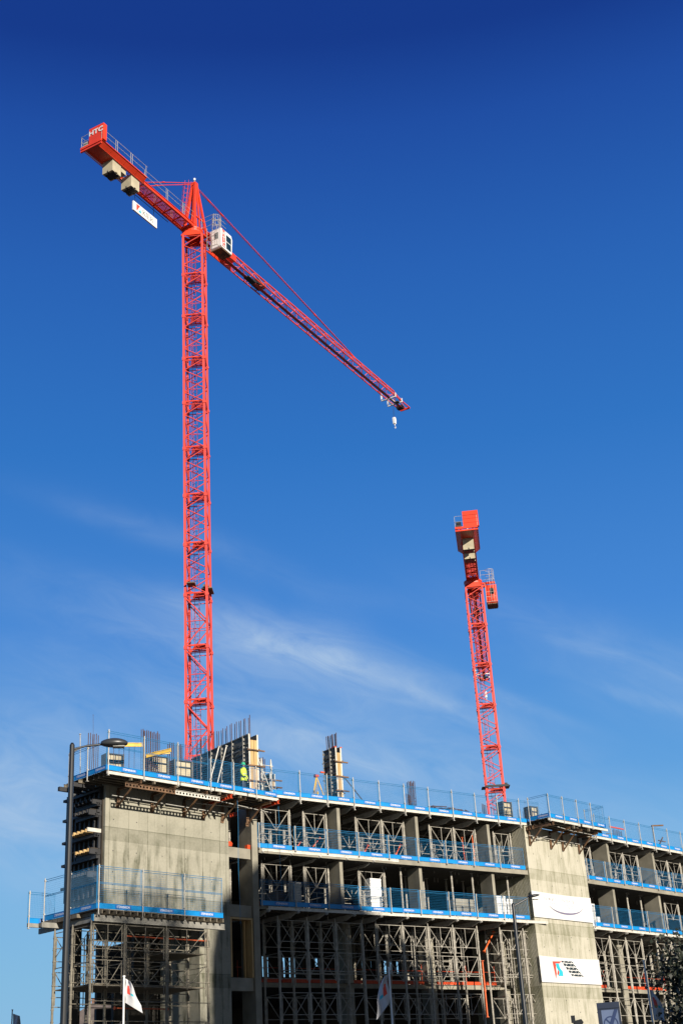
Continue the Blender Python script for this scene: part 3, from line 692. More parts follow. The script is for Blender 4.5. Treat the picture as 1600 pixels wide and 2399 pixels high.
# near-black panel added so the left end wall reads as shaded
t = thing('end_shade_panel', 'near black panel added over the left end wall, standing in for shade between its decks', 'formwork', L.w(-9.66, .15, 12.0), L.rz)
b = MB(); b.box(0, .05, 0, 2.9, 0, 5.2); b.build('board', ply, t)
b = MB()
for k in range(8): b.box(-.12, -.001, .1 + .38 * k, .2 + .38 * k, 0, 5.2)
for z in (.6, 1.7, 2.8, 3.9, 4.9): b.box(-.30, -.121, 0, 2.9, z, z + .12)
b.build('waling', darkm, t)

# ------------------------------------------------------------------ tower cranes
def crane(base, ztop, mast_az, jib_az, jib_len, trolley, hook_drop, label, cabmat, sign, sections_hi, lbl_front, zlow_cut):
    t = thing('tower_crane', label, 'crane', (base[0], base[1], 0), 0)
    # --- mast
    W = .79; step = 4.03; rz = -R_(mast_az)
    def mast_section(kind):
        b = MB(); q = .085
        for x in (-W, W):
            for y in (-W, W): b.box(x - q, x + q, y - q, y + q, 0, step)
        r = .042
        def face(p, q_, up=0):   # p, q_ = corner xy ; zigzag between
            P = lambda c, z: (c[0], c[1], z)
            if kind == 'hi':
                for a in (0.0, 2.0):
                    b.tube(P(p, a + 1.0), P(q_, a + .08), r, 5); b.tube(P(p, a + 1.0), P(q_, a + 1.93), r, 5)
                for z in (.12, 3.88): b.tube(P(p, z), P(q_, z), r * .8, 5)
            else:
                b.tube(P(p, 3.85), P(q_, 2.0), r * 1.2, 5); b.tube(P(q_, 2.0), P(p, .15), r * 1.2, 5)
                for z in (.12, 2.0, 3.9): b.tube(P(p, z), P(q_, z), r * .8, 5)
        c = [(-W, -W), (W, -W), (W, W), (-W, W)]
        for x in (-W, W):
            for y in (-W, W): b.box(x - .12, x + .12, y - .12, y + .12, -.13, .13); b.box(x - .15, x + .15, y - .03, y + .03, -.05, .05)
        face(c[0], c[1]); face(c[1], c[2]); face(c[3], c[2]); face(c[0], c[3])
        return b
    def collars():
        b = MB()
        for x in (-W, W):
            for y in (-W, W): b.box(x - .12, x + .12, y - .12, y + .12, -.13, .13); b.box(x - .15, x + .15, y - .03, y + .03, -.05, .05)
        return b
    def ladder():
        b = MB()
        for x in (-.35, .0): b.tube((x, W - .25, 0), (x, W - .25, step), .022, 4)
        for k in range(13): b.tube((-.35, W - .25, .3 * k + .1), (0, W - .25, .3 * k + .1), .014, 4)
        for z in (.9, 1.7, 2.5, 3.3):
            pts = [(-.40, W - .25), (-.42, W - .62), (-.17, W - .85), (.07, W - .62), (.05, W - .25)]
            for a, c in zip(pts, pts[1:]): b.tube((*a, z), (*c, z), .013, 4)
        for a in ((-.42, W - .62), (-.17, W - .85), (.07, W - .62)): b.tube((*a, .9), (*a, 3.4), .012, 4)
        return b
    def platform():
        b = MB()
        for k in range(13):
            f = k / 13; y = -W + .12 + (2 * W - .26) * f; b.box(-.15 - .4 * f, W - .1, y, y + .055, 0, .02)
        b.box(-.10, -.04, -W + .1, W - .1, -.03, -.001); b.box(W - .2, W - .14, -W + .1, W - .1, -.03, -.001)
        b.beam((-W, -W + .1, -.05), (W, -W + .1, -.05), .07, .1); b.beam((-W, W - .1, -.05), (W, W - .1, -.05), .07, .1)
        b.tube((-.1, -W + .12, .0), (W, W - .15, -.02), .03, 5)
        b.tube((W - .12, -W + .1, 1.0), (-W, -W + .1, 1.0), .02, 4)
        return b
    nsec = int(ztop / step) + 1; z = ztop - step; i = 0
    while z > zlow_cut:
        kind = 'hi' if i < sections_hi else 'lo'
        key = ('mast', kind)
        s = inst(key, lambda: mast_section(kind), 'mast_section', redp, t, (.12 if base[0] < 0 else 0, 0, z), rz)
        for nm, mk, off, m in (('ladder', ladder, 0, redp), ('platform', platform, .25, red)):
            inst(('m', nm), mk, nm, m, s, (0, 0, off))
        z -= step; i += 1
    base_h = z + step
    b = MB(); b.box(-W - .08, W + .08, -W - .08, W + .08, 0, .5)
    for x in (-W, W):
        for y in (-W, W): b.box(x - .085, x + .085, y - .085, y + .085, .5, base_h)
    b.build('mast_base', redp, t, (0, 0, 0), rz)
    # --- slewing unit
    top = bpy.data.objects.new('slewing_unit', None)
    b = MB(); b.X = Matrix.Identity(4)
    W2 = W + .06
    b.X = Matrix.Rotation(rz, 4, 'Z')
    for (x0, y0), (x1, y1) in (((-W2, -W2), (W2, -W2)), ((W2, -W2), (W2, W2)), ((W2, W2), (-W2, W2)), ((-W2, W2), (-W2, -W2))):
        nx, ny = (y1 - y0), -(x1 - x0); l = math.hypot(nx, ny); nx /= l; ny /= l
        b.prism([(x0, y0, -.05), (x0 * .98, y0 * .98, .05), (x0 * .45 + x1 * .0, y0 if x0 == x1 else y0, .38) if 0 else (x0 * .75 + x1 * .25, y0 * .75 + y1 * .25, .42), (x0 * .25 + x1 * .75, y0 * .25 + y1 * .75, .42), (x1 * .98, y1 * .98, .05), (x1, y1, -.05)], (-nx * .04, -ny * .04, 0))
    b.X = Matrix.Identity(4)
    v = b; n = 24
    prof = [(.80, .30), (.86, .42), (.86, .62), (.90, .64), (.90, .80)]
    for k in range(len(prof) - 1):
        (r0, z0), (r1, z1) = prof[k], prof[k + 1]
        vs = [(rr * math.cos(2 * math.pi * j / n), rr * math.sin(2 * math.pi * j / n), zz) for rr, zz in ((r0, z0), (r1, z1)) for j in range(n)]
        b.add(vs, [(j, (j + 1) % n, n + (j + 1) % n, n + j) for j in range(n)])
    b.box(-W2, W2, -W2, W2, .02, .06) if 0 else None
    b.build('slewing_ring', red, t, (0, 0, ztop))
    jz = -R_(jib_az) + math.pi / 2       # local x = along the jib
    ZJ = ztop + .75                      # underside of jib and counter jib
    hub = MB()
    hub.box(-.95, 1.2, -.62, .62, .06, .22)                                   # turntable deck
    # A-frame tower head
    for y in (-.52, .52):
        hub.beam((-.55, y, .2), (.25, y * .25, 5.4), .20, .24); hub.beam((1.25, y, .3), (.42, y * .25, 5.4), .16, .20); hub.beam((.35, y, .2), (.36, y * .3, 5.1), .12, .12)
    hub.box(.12, .55, -.22, .22, 5.25, 5.55)
    hub.beam((-.35, -.45, 1.6), (.95, -.45, 1.6), .1, .12); hub.beam((-.35, .45, 1.6), (.95, .45, 1.6), .1, .12)
    hub.build('tower_head', red, t, (0, 0, ZJ - .1), jz)
    b = MB(); b.tube((.33, 0, 5.5), (.33, 0, 5.95), .03, 6); b.tube((.33, 0, 5.85), (.33, 0, 6.05), .10, 8); b.build('beacon', white, t, (0, 0, ZJ - .1), jz)
    b = MB()                                                                   # caged ladder behind the head
    for y in (-.2, .2): b.tube((-.95, y, .9), (-.35, y * .8, 5.2), .02, 4)
    for k in range(14):
        f = k / 14; b.tube((-.95 + .6 * f, -.2, .9 + 4.3 * f), (-.95 + .6 * f, .2, .9 + 4.3 * f), .012, 4)
    for k in range(7):
        f = .1 + k / 8; x = -.95 + .6 * f; z = .9 + 4.3 * f
        for a, c in zip([(0, .25), (-.45, .28), (-.6, 0), (-.45, -.28)], [(-.45, .28), (-.6, 0), (-.45, -.28), (0, -.25)]): b.tube((x + a[0], a[1], z), (x + c[0], c[1], z), .015, 4)
    for yy, xx in ((.28, -.45), (-.28, -.45), (0, -.6)): b.tube((-.89 + xx, yy, 1.3), (-.40 + xx, yy, 5.0), .014, 4)
    b.build('head_ladder', redp, t, (0, 0, ZJ - .1), jz)
    # --- counter jib
    cj = MB(); E = -12.9
    for y in (-.55, .55): cj.ibeam((E, y, .18), (-.3, y, .18), .16, .36, .03)
    for k in range(13):
        x = -.9 - .62 * k
        cj.tube((x, -.5, .1), (x - .62, .5, .1), .03, 5) if k % 2 else cj.tube((x, .5, .1), (x - .62, -.5, .1), .03, 5); 
        if k % 2 == 0: cj.beam((x, -.5, .16), (x, .5, .16), .06, .1)
    cj.beam((E, -1.02, .28), (E, 1.02, .28), .12, .2); cj.beam((E + .02, -1.02, .02), (E + .02, 1.02, .02), .12, .14)
    for y in (-1.02, 1.02):
        cj.beam((E, y, .36), (-7.4, y, .36), .05, .07); cj.add([(E, y, .34), (-7.4, y, .34), (-7.4, y * .62, .03), (E, y * .62, .03)], [(0, 1, 2, 3)])
        for x in (E + 1.4, E + 3.0, E + 4.4, -7.45): cj.prism([(x, y, .34), (x, y * .62, .03), (x, y * .55, .34)], (.03, 0, 0))
    cj.box(E, -10.9, -.5, .5, .05, .09)
    cjo = cj.build('counter_jib', red, t, (0, 0, ZJ), jz); cjo['label'] = 'red counter jib with walkways'
    b = MB()
    
    for k in range(68): b.box(-7.45 + .096 * k, -7.45 + .096 * k + .042, -.50, .50, .335, .36)
    for y in (-.3, 0, .3): b.box(-7.45, -.95, y - .012, y + .012, .361, .375)
    b.build('walkway_grating', redp, t, (0, 0, ZJ), jz)
    b = MB(); b.box(E + .05, E + .45, -1.15, .27, .38, 1.92); b.box(E + .45, E + .55, -1.0, .1, .5, 1.6)
    for z_ in ((.75, 1.15, 1.5) if not lbl_front else ()): b.box(E + .02, E + .05, -1.13, .25, z_, z_ + .03)
    bo = b.build('end_board', red, t, (0, 0, ZJ), jz)
    if lbl_front:
        vs, fs = text_geo('HTC', .62, .02, 0)
        q = MB(); q.add([(E + .012, -.44 - v[0] * 1.12, 1.38 + v[1]) for v in vs], fs); q.build('lettering', white, bo)
    b = MB()                                                                   # winch and control box on the deck
    b.tube((E + .35, .45, .85), (E + .35, .9, .85), .22, 10); b.box(E + .1, E + .5, .42, .95, .38, .65); b.build('winch', darkm if not lbl_front else galv, t, (0, 0, ZJ), jz)
    for bx in (-10.95, -8.7):                                                   # hanging ballast blocks with a notched foot
        b = MB()
        b.prism([(bx, -.5, -1.05), (bx, -.5, .1), (bx + 1.0, -.5, .1), (bx + 1.0, -.5, -1.05), (bx + .62, -.5, -1.05), (bx + .62, -.5, -.95), (bx + .38, -.5, -.95), (bx + .38, -.5, -1.05)], (0, 1.0, 0))
        b.build('ballast_block', block_c, t, (0, 0, ZJ), jz)
        b = MB(); b.box(bx + .2, bx + .85, -.42, .42, -1.09, -1.05); b.box(bx - .004, bx + 1.004, -.05, .05, -1.08, -.9); b.build('ballast_foot', black, t, (0, 0, ZJ), jz)
    b = MB(); b.box(-9.85, -9.3, -.45, .45, -.45, .1); b.build('ballast_block', block_c, t, (0, 0, ZJ), jz)
    # railings
    b = MB()
    for y in (-1.0, 1.0):
        for z_ in (1.45, .95): b.tube((E, y, z_), (-7.3, y, z_), .016, 4)
        for x in (E + .05, -11.2, -11.0, -9.4, -9.2, -7.5): b.tube((x, y, .35), (x, y, 1.45), .022, 4)
        yy = y * .62
        for z_ in (1.45, .95): b.tube((-7.3, yy, z_), (-.7, yy, z_), .016, 4)
        for x in (-7.2, -4.4, -4.2, -2.2, -2.0): b.tube((x, yy, .35), (x, yy, 1.45), .022, 4)
    for z_ in (1.45, .9): b.tube((E, .3, z_), (E, 1.0, z_), .016, 4)
    b.build('railing', galv, t, (0, 0, ZJ), jz)
    # counter ties
    b = MB()
    for y in (-.5, .5):
        b.tube((-7.0, y, .4), (-3.4, y * .6, 2.9), .035, 6); b.tube((-3.4, y * .6, 2.9), (.2, y * .3, 5.3), .035, 6)
        b.tube((-4.6, y * .72, 2.1), (-4.3, y * .70, 2.28), .07, 6)
    b.build('counter_tie', red, t, (0, 0, ZJ), jz)
    if sign:
        s = MB(); s.box(0, 3.0, -.06, .06, 0, .88)
        so = s.build('hanging_sign', white, t)
        so.location = Vector((0, 0, ZJ - 1.85)) + Matrix.Rotation(jz, 3, 'Z') @ Vector((-7.1, .62, 0)); so.rotation_euler = (0, 0, jz)
        # the written face looks away from +y (towards the viewer's side)
        q = MB(); serif_word(q, 'KIER', 1.18, .22, .46, -.064); q.build('lettering', ink_d, so)
        q = MB(); q.add([(.38, -.064, .15), (.62, -.064, .38), (.62, -.064, .78), (.38, -.064, .80)], [(0, 1, 2, 3)]); q.add([(.62, -.064, .5), (.86, -.064, .78), (.5, -.064, .80)], [(0, 1, 2)]); q.build('emblem_red', logo_r, so)
        q = MB(); q.add([(.66, -.064, .16), (1.02, -.064, .16), (.88, -.064, .52)], [(0, 1, 2)]); q.build('emblem_teal', logo_c, so)
        q = MB()
        for x in (.3, 2.7): q.tube((x, 0, .88), (x, .1, 2.05), .02, 4)
        q.tube((-.2, .06, 1.7), (4.6, .06, 1.7), .03, 5); q.build('hanger', darkm, so)
    # --- jib
    jb = MB(); H0 = 1.35; hw = .55
    nb = int((jib_len - 1.4) / 1.75); rise = .3
    P = lambda x, y, z: (x, y, z + rise * x / jib_len)
    xe = 1.4 + nb * 1.75
    for y in (-hw, hw): jb.tube(P(.6, y, 0), P(jib_len, y, 0), .065, 6)
    jb.tube(P(1.4, 0, H0), P(xe - 1.0, 0, H0 - .25), .075, 6); jb.tube(P(xe - 1.0, 0, H0 - .25), P(jib_len, 0, .1), .05, 6)
    hz = lambda x: H0 - .25 * (x / xe)
    for k in range(nb):
        x = 1.4 + 1.75 * k; xm = x + .875; x2 = x + 1.75
        for y in (-hw, hw):
            jb.tube(P(x, y, 0), P(xm, 0, hz(xm)), .03, 5); jb.tube(P(xm, 0, hz(xm)), P(x2, y, 0), .03, 5)
        jb.tube(P(x, -hw, 0), P(x, hw, 0), .028, 5)
        jb.tube(P(x, -hw if k % 2 else hw, 0), P(x2, hw if k % 2 else -hw, 0), .026, 5)
    jb.beam(P(jib_len, -hw, .0), P(jib_len, hw, .0), .12, .2)
    jb.tube(P(.6, -hw, 0), P(.8, -.4, .9), .05, 5); jb.tube(P(.6, hw, 0), P(.8, .4, .9), .05, 5); jb.tube(P(.8, -.4, .9), P(1.6, 0, H0), .05, 5); jb.tube(P(.8, .4, .9), P(1.6, 0, H0), .05, 5)
    jo = jb.build('jib', red, t, (0, 0, ZJ), jz)
    b = MB(); b.prism([P(3.0, .60, .06), P(6.5, .60, .06), P(5.6, .1, 1.2), P(3.0, .1, 1.3)], (0, -.03, 0)); b.box(4.2, 5.8, -.4, .4, .35, .95); b.build('hoist_cover', red, jo)
    b = MB(); b.box(9.2, 10.4, -.35, .35, .12, .6); b.box(7.8, 9.0, -.3, .2, -.02, .12); b.build('trolley_winch', darkm, jo)
    b = MB(); b.box(1.5, jib_len * .97, -.16, .16, .04, .055); b.build('jib_walkway', redp, jo)
    # ties
    b = MB()
    at = 27.6 if jib_len > 35 else 24.0
    for y in (-.06, .06):
        b.tube((.6, y, 5.15), P(at, y * .5, hz(at)), .032, 5)
    for f in (.06, .13, .7): 
        p0 = Vector((.6, 0, 5.15)); p1 = Vector(P(at, 0, hz(at))); b.tube(p0.lerp(p1, f), p0.lerp(p1, f + .014), .085, 6)
    b.build('jib_tie', red, t, (0, 0, ZJ), jz)
    b = MB()
    b.tube((3.0, -.55, -.05), (16, -.35, -.42), .012, 4); b.tube((16, -.35, -.42), (trolley, -.1, .02), .012, 4); b.tube((6, .1, .02), (trolley, .1, .05), .012, 4); b.build('hoist_rope', darkm, t, (0, 0, ZJ), jz)
    # trolley and hook
    tr = MB(); X = trolley
    for x in (X - .7, X + .7):
        tr.beam((x, -.75, -.30), (x, .95, -.30), .12, .10); tr.beam((x, .95, -.30), (x, .95, .45), .12, .12); tr.box(x - .12, x + .12, .85, 1.0, .38, .52); tr.beam((x, -.72, -.3), (x, -.72, .12), .08, .1)
    tr.beam((X - .7, -.1, -.30), (X + .7, -.1, -.30), .08, .08); tr.beam((X - .7, .4, -.30), (X + .7, .4, -.30), .06, .06)
    tro = tr.build('trolley', white, t, (0, 0, ZJ + rise), jz)
    b = MB(); b.box(X + 1.7, X + 2.2, -.2, .5, -.3, .05); b.box(X + .2, X + .6, -.5, -.1, -.42, -.3); b.build('jib_end_winch', darkm, t, (0, 0, ZJ + rise), jz)
    b = MB()
    for dx in (-.12, .12): b.tube((X + dx, 0, -.3), (X + dx, 0, -hook_drop), .012, 4)
    b.build('hook_rope', darkm, tro)
    hk = MB(); zz = -hook_drop
    hk.prism([(X - .14, -.12, zz), (X + .14, -.12, zz), (X + .2, -.12, zz - .2), (X + .15, -.12, zz - .75), (X - .15, -.12, zz - .75), (X - .2, -.12, zz - .2)], (0, .24, 0))
    hk.tube((X, 0, zz - .75), (X, 0, zz - .95), .05, 6)
    pts = [(X + .02 + .14 * math.sin(a), 0, zz - 1.1 + .14 * math.cos(a)) for a in [k * .5 for k in range(0, 9)]]
    for a, c in zip(pts, pts[1:]): hk.tube(a, c, .035, 5)
    hk.build('hook_block', white, tro)
    # --- cab on the right side (local -y)
    cab = MB(); x0, x1, y0, y1, z0, z1 = .9, 2.55, -2.25, -1.15, -1.75, .15
    if cabmat is red: z0 -= .25; z1 -= .25
    cab.prism([(x0, y0, z0 + .1), (x0, y0, z1), (x1 - .15, y0, z1), (x1, y0, z1 - .35), (x1 - .12, y0, z0), (x0 + .1, y0, z0)], (0, y1 - y0, 0))
    co = cab.build('cab', cabmat, t, (0, 0, ZJ), jz); co['label'] = 'white operator cab with a red letter strip' if cabmat is white else 'red operator cab'
    for bx in ((x0 + .75, x1 - .18, y0 - .006, y0 - .001, z0 + .95, z1 - .3), (x0 + .75, x1 - .22, y0 - .006, y0 - .001, z0 + .18, z0 + .88), (x0 - .006, x0 - .001, y0 + .3, y0 + .7, z0 + .9, z1 - .35)):
        b = MB(); b.box(*bx); b.build('cab_window', glassd, co)
    if cabmat is white:
        b = MB(); b.box(x0 + .18, x0 + .58, y0 - .006, y0 - .001, z0 + .12, z1 - .02); so = b.build('letter_strip', logo_r, co)
        q = MB()
        for i, ch in enumerate('HTC'):
            vs, fs = text_geo(ch, .62, .018, 0); q.add([(x0 + .38 + v[0] * .72, y0 - .009, z1 - .38 - .56 * i + v[1]) for v in vs], fs)
        q.build('lettering', white, so)
    b = MB(); b.box(x0 + .1, x1 - .1, y0 + .05, y1 - .05, z0 - .10, z0); b.build('cab_floor', brown, co)
    b = MB(); b.beam((1.2, -.5, .22), (1.2, y0 + .1, .22), .2, .18); b.beam((1.2, -.5, -.35), (1.2, y1 - .1, .1), .14, .16); b.beam((2.1, -.5, .22), (2.1, y0 + .1, .22), .14, .16); b.build('cab_arm', red, t, (0, 0, ZJ), jz)
    b = MB(); gx = x0 - .45
    for y in (y1 + .0, y0 + .1): b.tube((gx, y, z0 - .05), (gx, y, z1 + .1), .02, 4); b.tube((gx, y, z0 - .05), (x0 + .2, y, z0 - .05), .025, 4)
    for z_ in (z0 - .05, z0 + .5, z0 + 1.0): b.tube((gx, y1, z_), (gx, y0 + .1, z_), .02, 4)
    for z_ in (.2, .75, 1.2): b.tube((.2, -.75, z_), (.2, y0 + .2, z_), .016, 4); b.tube((.2, y0 + .2, z_), (x1 - .6, y0 + .2, z_), .016, 4)
    for x, y in ((.2, -.8), (.2, y0 + .2), (1.0, y0 + .2)): b.tube((x, y, .2), (x, y, 1.2), .02, 4)
    for k in range(7):
        a = math.pi * k / 6 + math.pi; cx, cy = x0 + .1, y0 + .55; p = (cx + .42 * math.cos(a), cy + .42 * math.sin(a)); b.tube((*p, .3), (*p, 1.55), .014, 4)
    for z_ in (.45, .95, 1.5):
        pr_ = None
        for k in range(13):
            a = math.pi * 2 * k / 12; p = (x0 + .1 + .42 * math.cos(a), y0 + .55 + .42 * math.sin(a), z_)
            if pr_: b.tube(pr_, p, .016, 4)
            pr_ = p
    b.tube((gx, y0 + .3, z0), (x0 - .3, y0 + .3, 1.2), .02, 4); b.tube((gx, y0 + .6, z0), (x0 - .3, y0 + .6, 1.2), .02, 4)
    for k in range(9): f = k / 9; b.tube((gx + .15 * f, y0 + .3, z0 + 2.9 * f), (gx + .15 * f, y0 + .6, z0 + 2.9 * f), .012, 4)
    b.build('cab_guardrail', galv, t, (0, 0, ZJ), jz)
    return t
crane((-11.02, 89.3), 69.25, 3.0, 29.3, 37.8, 35.0, 2.3, 'tall red tower crane on the left whose jib points right, with a white cab', white, True, 8, True, 8)
crane((12.53, 120.35), 48.45, 3.0, 6.2, 33.5, 31.0, 2.3, 'shorter red tower crane on the right seen end-on, with a red cab', red, False, 99, False, 8)
# climbing collars / anchor boards on the masts
for base, z, lab in (((-11.13, 89.3), 37.5, 'timber packers clamped round the tall crane mast at mid height'), ((12.53, 120.35), 28.7, 'dark boards clamped round the short crane mast just above the roof')):
    b = MB(); b.box(.55, 1.35, -.7, .6, 0, .08); b.box(-1.2, -.6, -.4, .6, .02, .1) if base[0] > 0 else b.box(-.45, .15, -1.2, -.3, .3, .38)
    b.box(.7, 1.1, -.85, -.25, .09, .25); b.box(-.9, 1.2, -.95, -.85, -.1, .1) if base[0] > 0 else None
    tag(b.build('clamped_boards', timber_g if base[0] < 0 else black, None, (base[0], base[1], z)), lab, 'boards')

# ------------------------------------------------------------------ formwork, reinforcement and people on the roof
RZ = 18.08
def rebar(fr, pts, z0, h, label, r=.022, group='bundles of upright rebar on the roof', top_var=.12, links=True):
    t = thing('rebar_cage', label, 'rebar', fr.w(pts[0][0], pts[0][1], z0), fr.rz, group)
    rr = random.Random(len(pts) + int(z0 * 10))
    for s, o in pts:
        b = MB(); dx = rr.uniform(-.02, .02); b.tube((0, 0, 0), (dx, rr.uniform(-.02, .02), h + rr.uniform(-top_var, top_var * .3)), r, 5)
        b.build('bar', rust, t, (s - pts[0][0], o - pts[0][1], 0))
    if links:
        b = MB(); xs = [p[0] - pts[0][0] for p in pts]; ys = [p[1] - pts[0][1] for p in pts]
        z = .2
        while z < h * .55:
            b.tube((min(xs), min(ys), z), (max(xs), min(ys), z), .008, 4); b.tube((min(xs), min(ys), z), (min(xs), max(ys), z), .008, 4); b.tube((max(xs), min(ys), z), (max(xs), max(ys), z), .008, 4); z += .2
        b.build('link', rust, t)
    return t
# long wall formwork running back from the edge
def wall_form(fr, s0, s1, o0, o1, z0, z1, label, timber_end=True, name='wall_formwork'):
    t = thing(name, label, 'formwork', fr.w(s0, o0, z0), fr.rz, 'wall and column formwork on the roof')
    w, d, h = s1 - s0, o1 - o0, z1 - z0; pt = .12
    for x0 in (0, w - pt):
        b = MB(); b.box(x0 + .05 if x0 == 0 else x0, x0 + pt if x0 == 0 else x0 + pt - .05, 0, d, 0, h)
        xo = x0 if x0 == 0 else x0 + pt
        n = max(3, int(h / .48)); 
        for k in range(n + 1):
            z = .02 + (h - .1) * k / n; b.box(min(xo, xo + (.05 if x0 == 0 else -.05)), max(xo, xo + (.05 if x0 == 0 else -.05)), .0, d, z, z + .07)
        b.build('panel', fwgrey, t)
        b = MB(); n = max(1, int(d / 1.2)); sg = -1 if x0 == 0 else 1
        for k in range(n + 1):
            y = .35 + (d - .5) * k / n
            q = int(h / .24)
            for j in range(q):
                z = .1 + (h - .2) * j / q; b.box(min(xo + sg * .01, xo + sg * .1), max(xo + sg * .01, xo + sg * .1), y, y + .05, z, z + .13)
            b.tube((xo + sg * .12, y + .02, 0), (xo + sg * .12, y + .02, h), .018, 5)
        for z in (h * .25, h * .5, h * .78):
            b.beam((xo + sg * .08, 0, z), (xo + sg * .08, d, z), .05, .06)
        b.build('soldier', soldm, t)
    b = MB(); b.box(pt + .01, w / 2 - .01, -.03, .04, 0, h - .35); b.box(w / 2 + .01, w - pt - .01, -.03, .04, 0, h - .35)
    b.build('stop_end', timber, t)
    b = MB(); b.box(.02, pt, -.012, 0, 0, h); b.box(w - pt, w - .02, -.012, 0, 0, h); b.build('end_profile', aluw, t)
    b = MB()
    for z in (h * .27, h * .5, h * .74): b.box(-.12, w + .35, -.12, -.035, z, z + .07)
    b.build('waling', brown, t)
    return t
wall_form(M, .56, 1.26, 1.5, 7.6, RZ, 21.8, 'long tall grey wall formwork running back beside the left crane mast')
rebar(M, [(.85 + (.05 if k % 2 else 0), 1.7 + .235 * k) for k in range(25)], 21.2, 1.75, 'long row of rebar rising from the tall wall formwork', links=False)
slimf = wall_form(M, 6.55, 7.05, 1.3, 2.45, RZ, 21.7, 'tall slim column formwork standing alone above the middle bay')
rebar(M, [(6.8 + .02 * (k % 3), 1.42 + .105 * k) for k in range(10)], 21.5, 1.1, 'rebar sprouting from the slim column formwork', links=False, top_var=.04)
b = MB(); b.box(-.02, .1, -.03, .3, 3.58, 3.64); b.box(.4, .52, -.03, .3, 3.58, 3.64); b.box(-.35, 0, 1.0, 1.08, 2.25, 2.33); b.build('cap', orange_b, slimf)
stick('push_pull_prop', M.w(7.2, 1.6, 20.2), M.w(8.6, .9, RZ), .03, darkm, 'dark push-pull prop leaning on the right of the slim column formwork', 'prop')
stick('push_pull_prop', M.w(1.3, 1.6, 20.4), M.w(2.1, 1.3, RZ), .03, aluw, 'pale push-pull prop right of the long wall formwork', 'prop')
stick('push_pull_prop', M.w(-1.2, 1.8, 20.9), M.w(-2.4, 1.2, RZ), .035, aluw, 'left one of two long pale props leaning against the long wall formwork', 'prop')
stick('push_pull_prop', M.w(-.7, 1.8, 21.0), M.w(-1.9, 1.2, RZ), .035, aluw, 'right one of two long pale props leaning against the long wall formwork', 'prop')
tower(M, [1.7, 2.35], (1.9, 2.9), 20.6, RZ, [], 'slim access scaffold right of the long wall formwork', name='access_scaffold', mt=aluw, rails=(18.6, 19.0, 19.4, 19.8, 20.2))
wall_form(M, 2.0, 2.45, 1.6, 2.3, RZ, 19.7, 'short column formwork behind the fence right of the access scaffold')
rebar(M, [(1.95 + .1 * (k % 4), 2.4 + .12 * (k // 4)) for k in range(12)], RZ, 2.75, 'dark rebar column right of the access scaffold')
rebar(M, [(12.35 + .1 * (k % 6), 1.6 + .12 * (k // 6)) for k in range(12)], RZ, 2.25, 'tall dark rebar column above the second slender column')
rebar(M, [(11.85 + .09 * (k % 4), 1.3) for k in range(4)], RZ, 1.3, 'short rebar group left of the tall dark rebar column', links=False)
rebar(M, [(8.6 + .09 * (k % 5), 1.2) for k in range(5)], RZ, .62, 'stubby rebar just showing over the toe board', links=False)
rebar(M, [(18.1 + .1 * (k % 4), 1.3) for k in range(4)], RZ, 1.25, 'rebar group left of the foot of the short crane mast')
rebar(R, [(-2.0 + .36 * k, 1.4 + .02 * k) for k in range(9)], RZ, 1.15, 'loose line of rebar starters right of the short crane mast', r=.014, links=False, top_var=.2)
rebar(R, [(.8 + .3 * k, .9) for k in range(20)], RZ + .2, .95, 'row of rebar starters behind the barrier over the pale core', r=.014, links=False, top_var=.1)
rebar(R, [(12.8 + .14 * k, 1.4) for k in range(9)], RZ, 1.25, 'rebar group under a red bar on the right roof', r=.02, links=False)
b = MB(); b.box(0, 1.9, 0, .08, 0, .09); tag(b.build('red_bar', orange_b, None, R.w(12.3, 1.3, RZ + 1.28), R.rz), 'red bar lying over the rebar on the right roof', 'bar')
rebar(L, [(-6.1 + .12 * (k % 10), 1.6 + .15 * (k // 10)) for k in range(20)], RZ, 2.9, 'tall rebar behind the first buff column formwork')
rebar(L, [(-4.0 + .12 * (k % 8), 2.0 + .15 * (k // 8)) for k in range(16)], RZ, 2.6, 'tall rebar behind the second buff column formwork')
rebar(L, [(-9.7 + .12 * (k % 6), 1.4) for k in range(6)], RZ, 2.1, 'rebar behind the lantern of the left street lamp', links=False)
rebar(L, [(-8.4 + .33 * k, 1.5) for k in range(6)], RZ, 2.0, 'widely spaced rebar under the yellow beam', r=.013, links=False)
rebar(L, [(-2.8 + .28 * k, 3.2) for k in range(8)], RZ, 3.1, 'rebar beside the foot of the tall crane mast', r=.015, links=False)
def buff_form(s, o, w, h, label, fr=None, z=RZ):
    fr = fr or M
    t = thing('column_formwork', label, 'formwork', fr.w(s, o, z), fr.rz, 'buff panel formwork on the roof')
    b = MB(); b.box(0, w, 0, .05, 0, h); b.build('panel', fwyel, t)
    b = MB(); n = max(2, int(w / .3))
    for k in range(n + 1): x = (w - .03) * k / n; b.box(x, x + .022, -.03, 0, 0, h)
    for z_ in (.2, h * .45, h * .75, h - .06): b.box(-.02, w + .02, -.07, -.031, z_, z_ + .055)
    b.build('rib', darkm, t)
    b = MB(); b.box(-.10, -.03, -.05, .6, 0, h + .02); b.box(w + .03, w + .10, -.05, .6, 0, h + .02); b.build('side_panel', fwgrey, t)
buff_form(-5.95, 1.1, 1.0, 1.65, 'first buff column formwork from the left, behind the roof barrier')
buff_form(-4.35, 1.2, .95, 1.6, 'second buff column formwork, left of the tall crane mast')
buff_form(-8.2, 1.5, .8, 1.6, 'small dark timber column formwork near the left roof corner')
buff_form(19.9, 1.2, .62, 1.55, 'pale grey formwork panel at the foot of the short crane mast')
buff_form(22.5, 1.3, .5, 1.5, 'pale formwork panel left of the platform over the pale core')
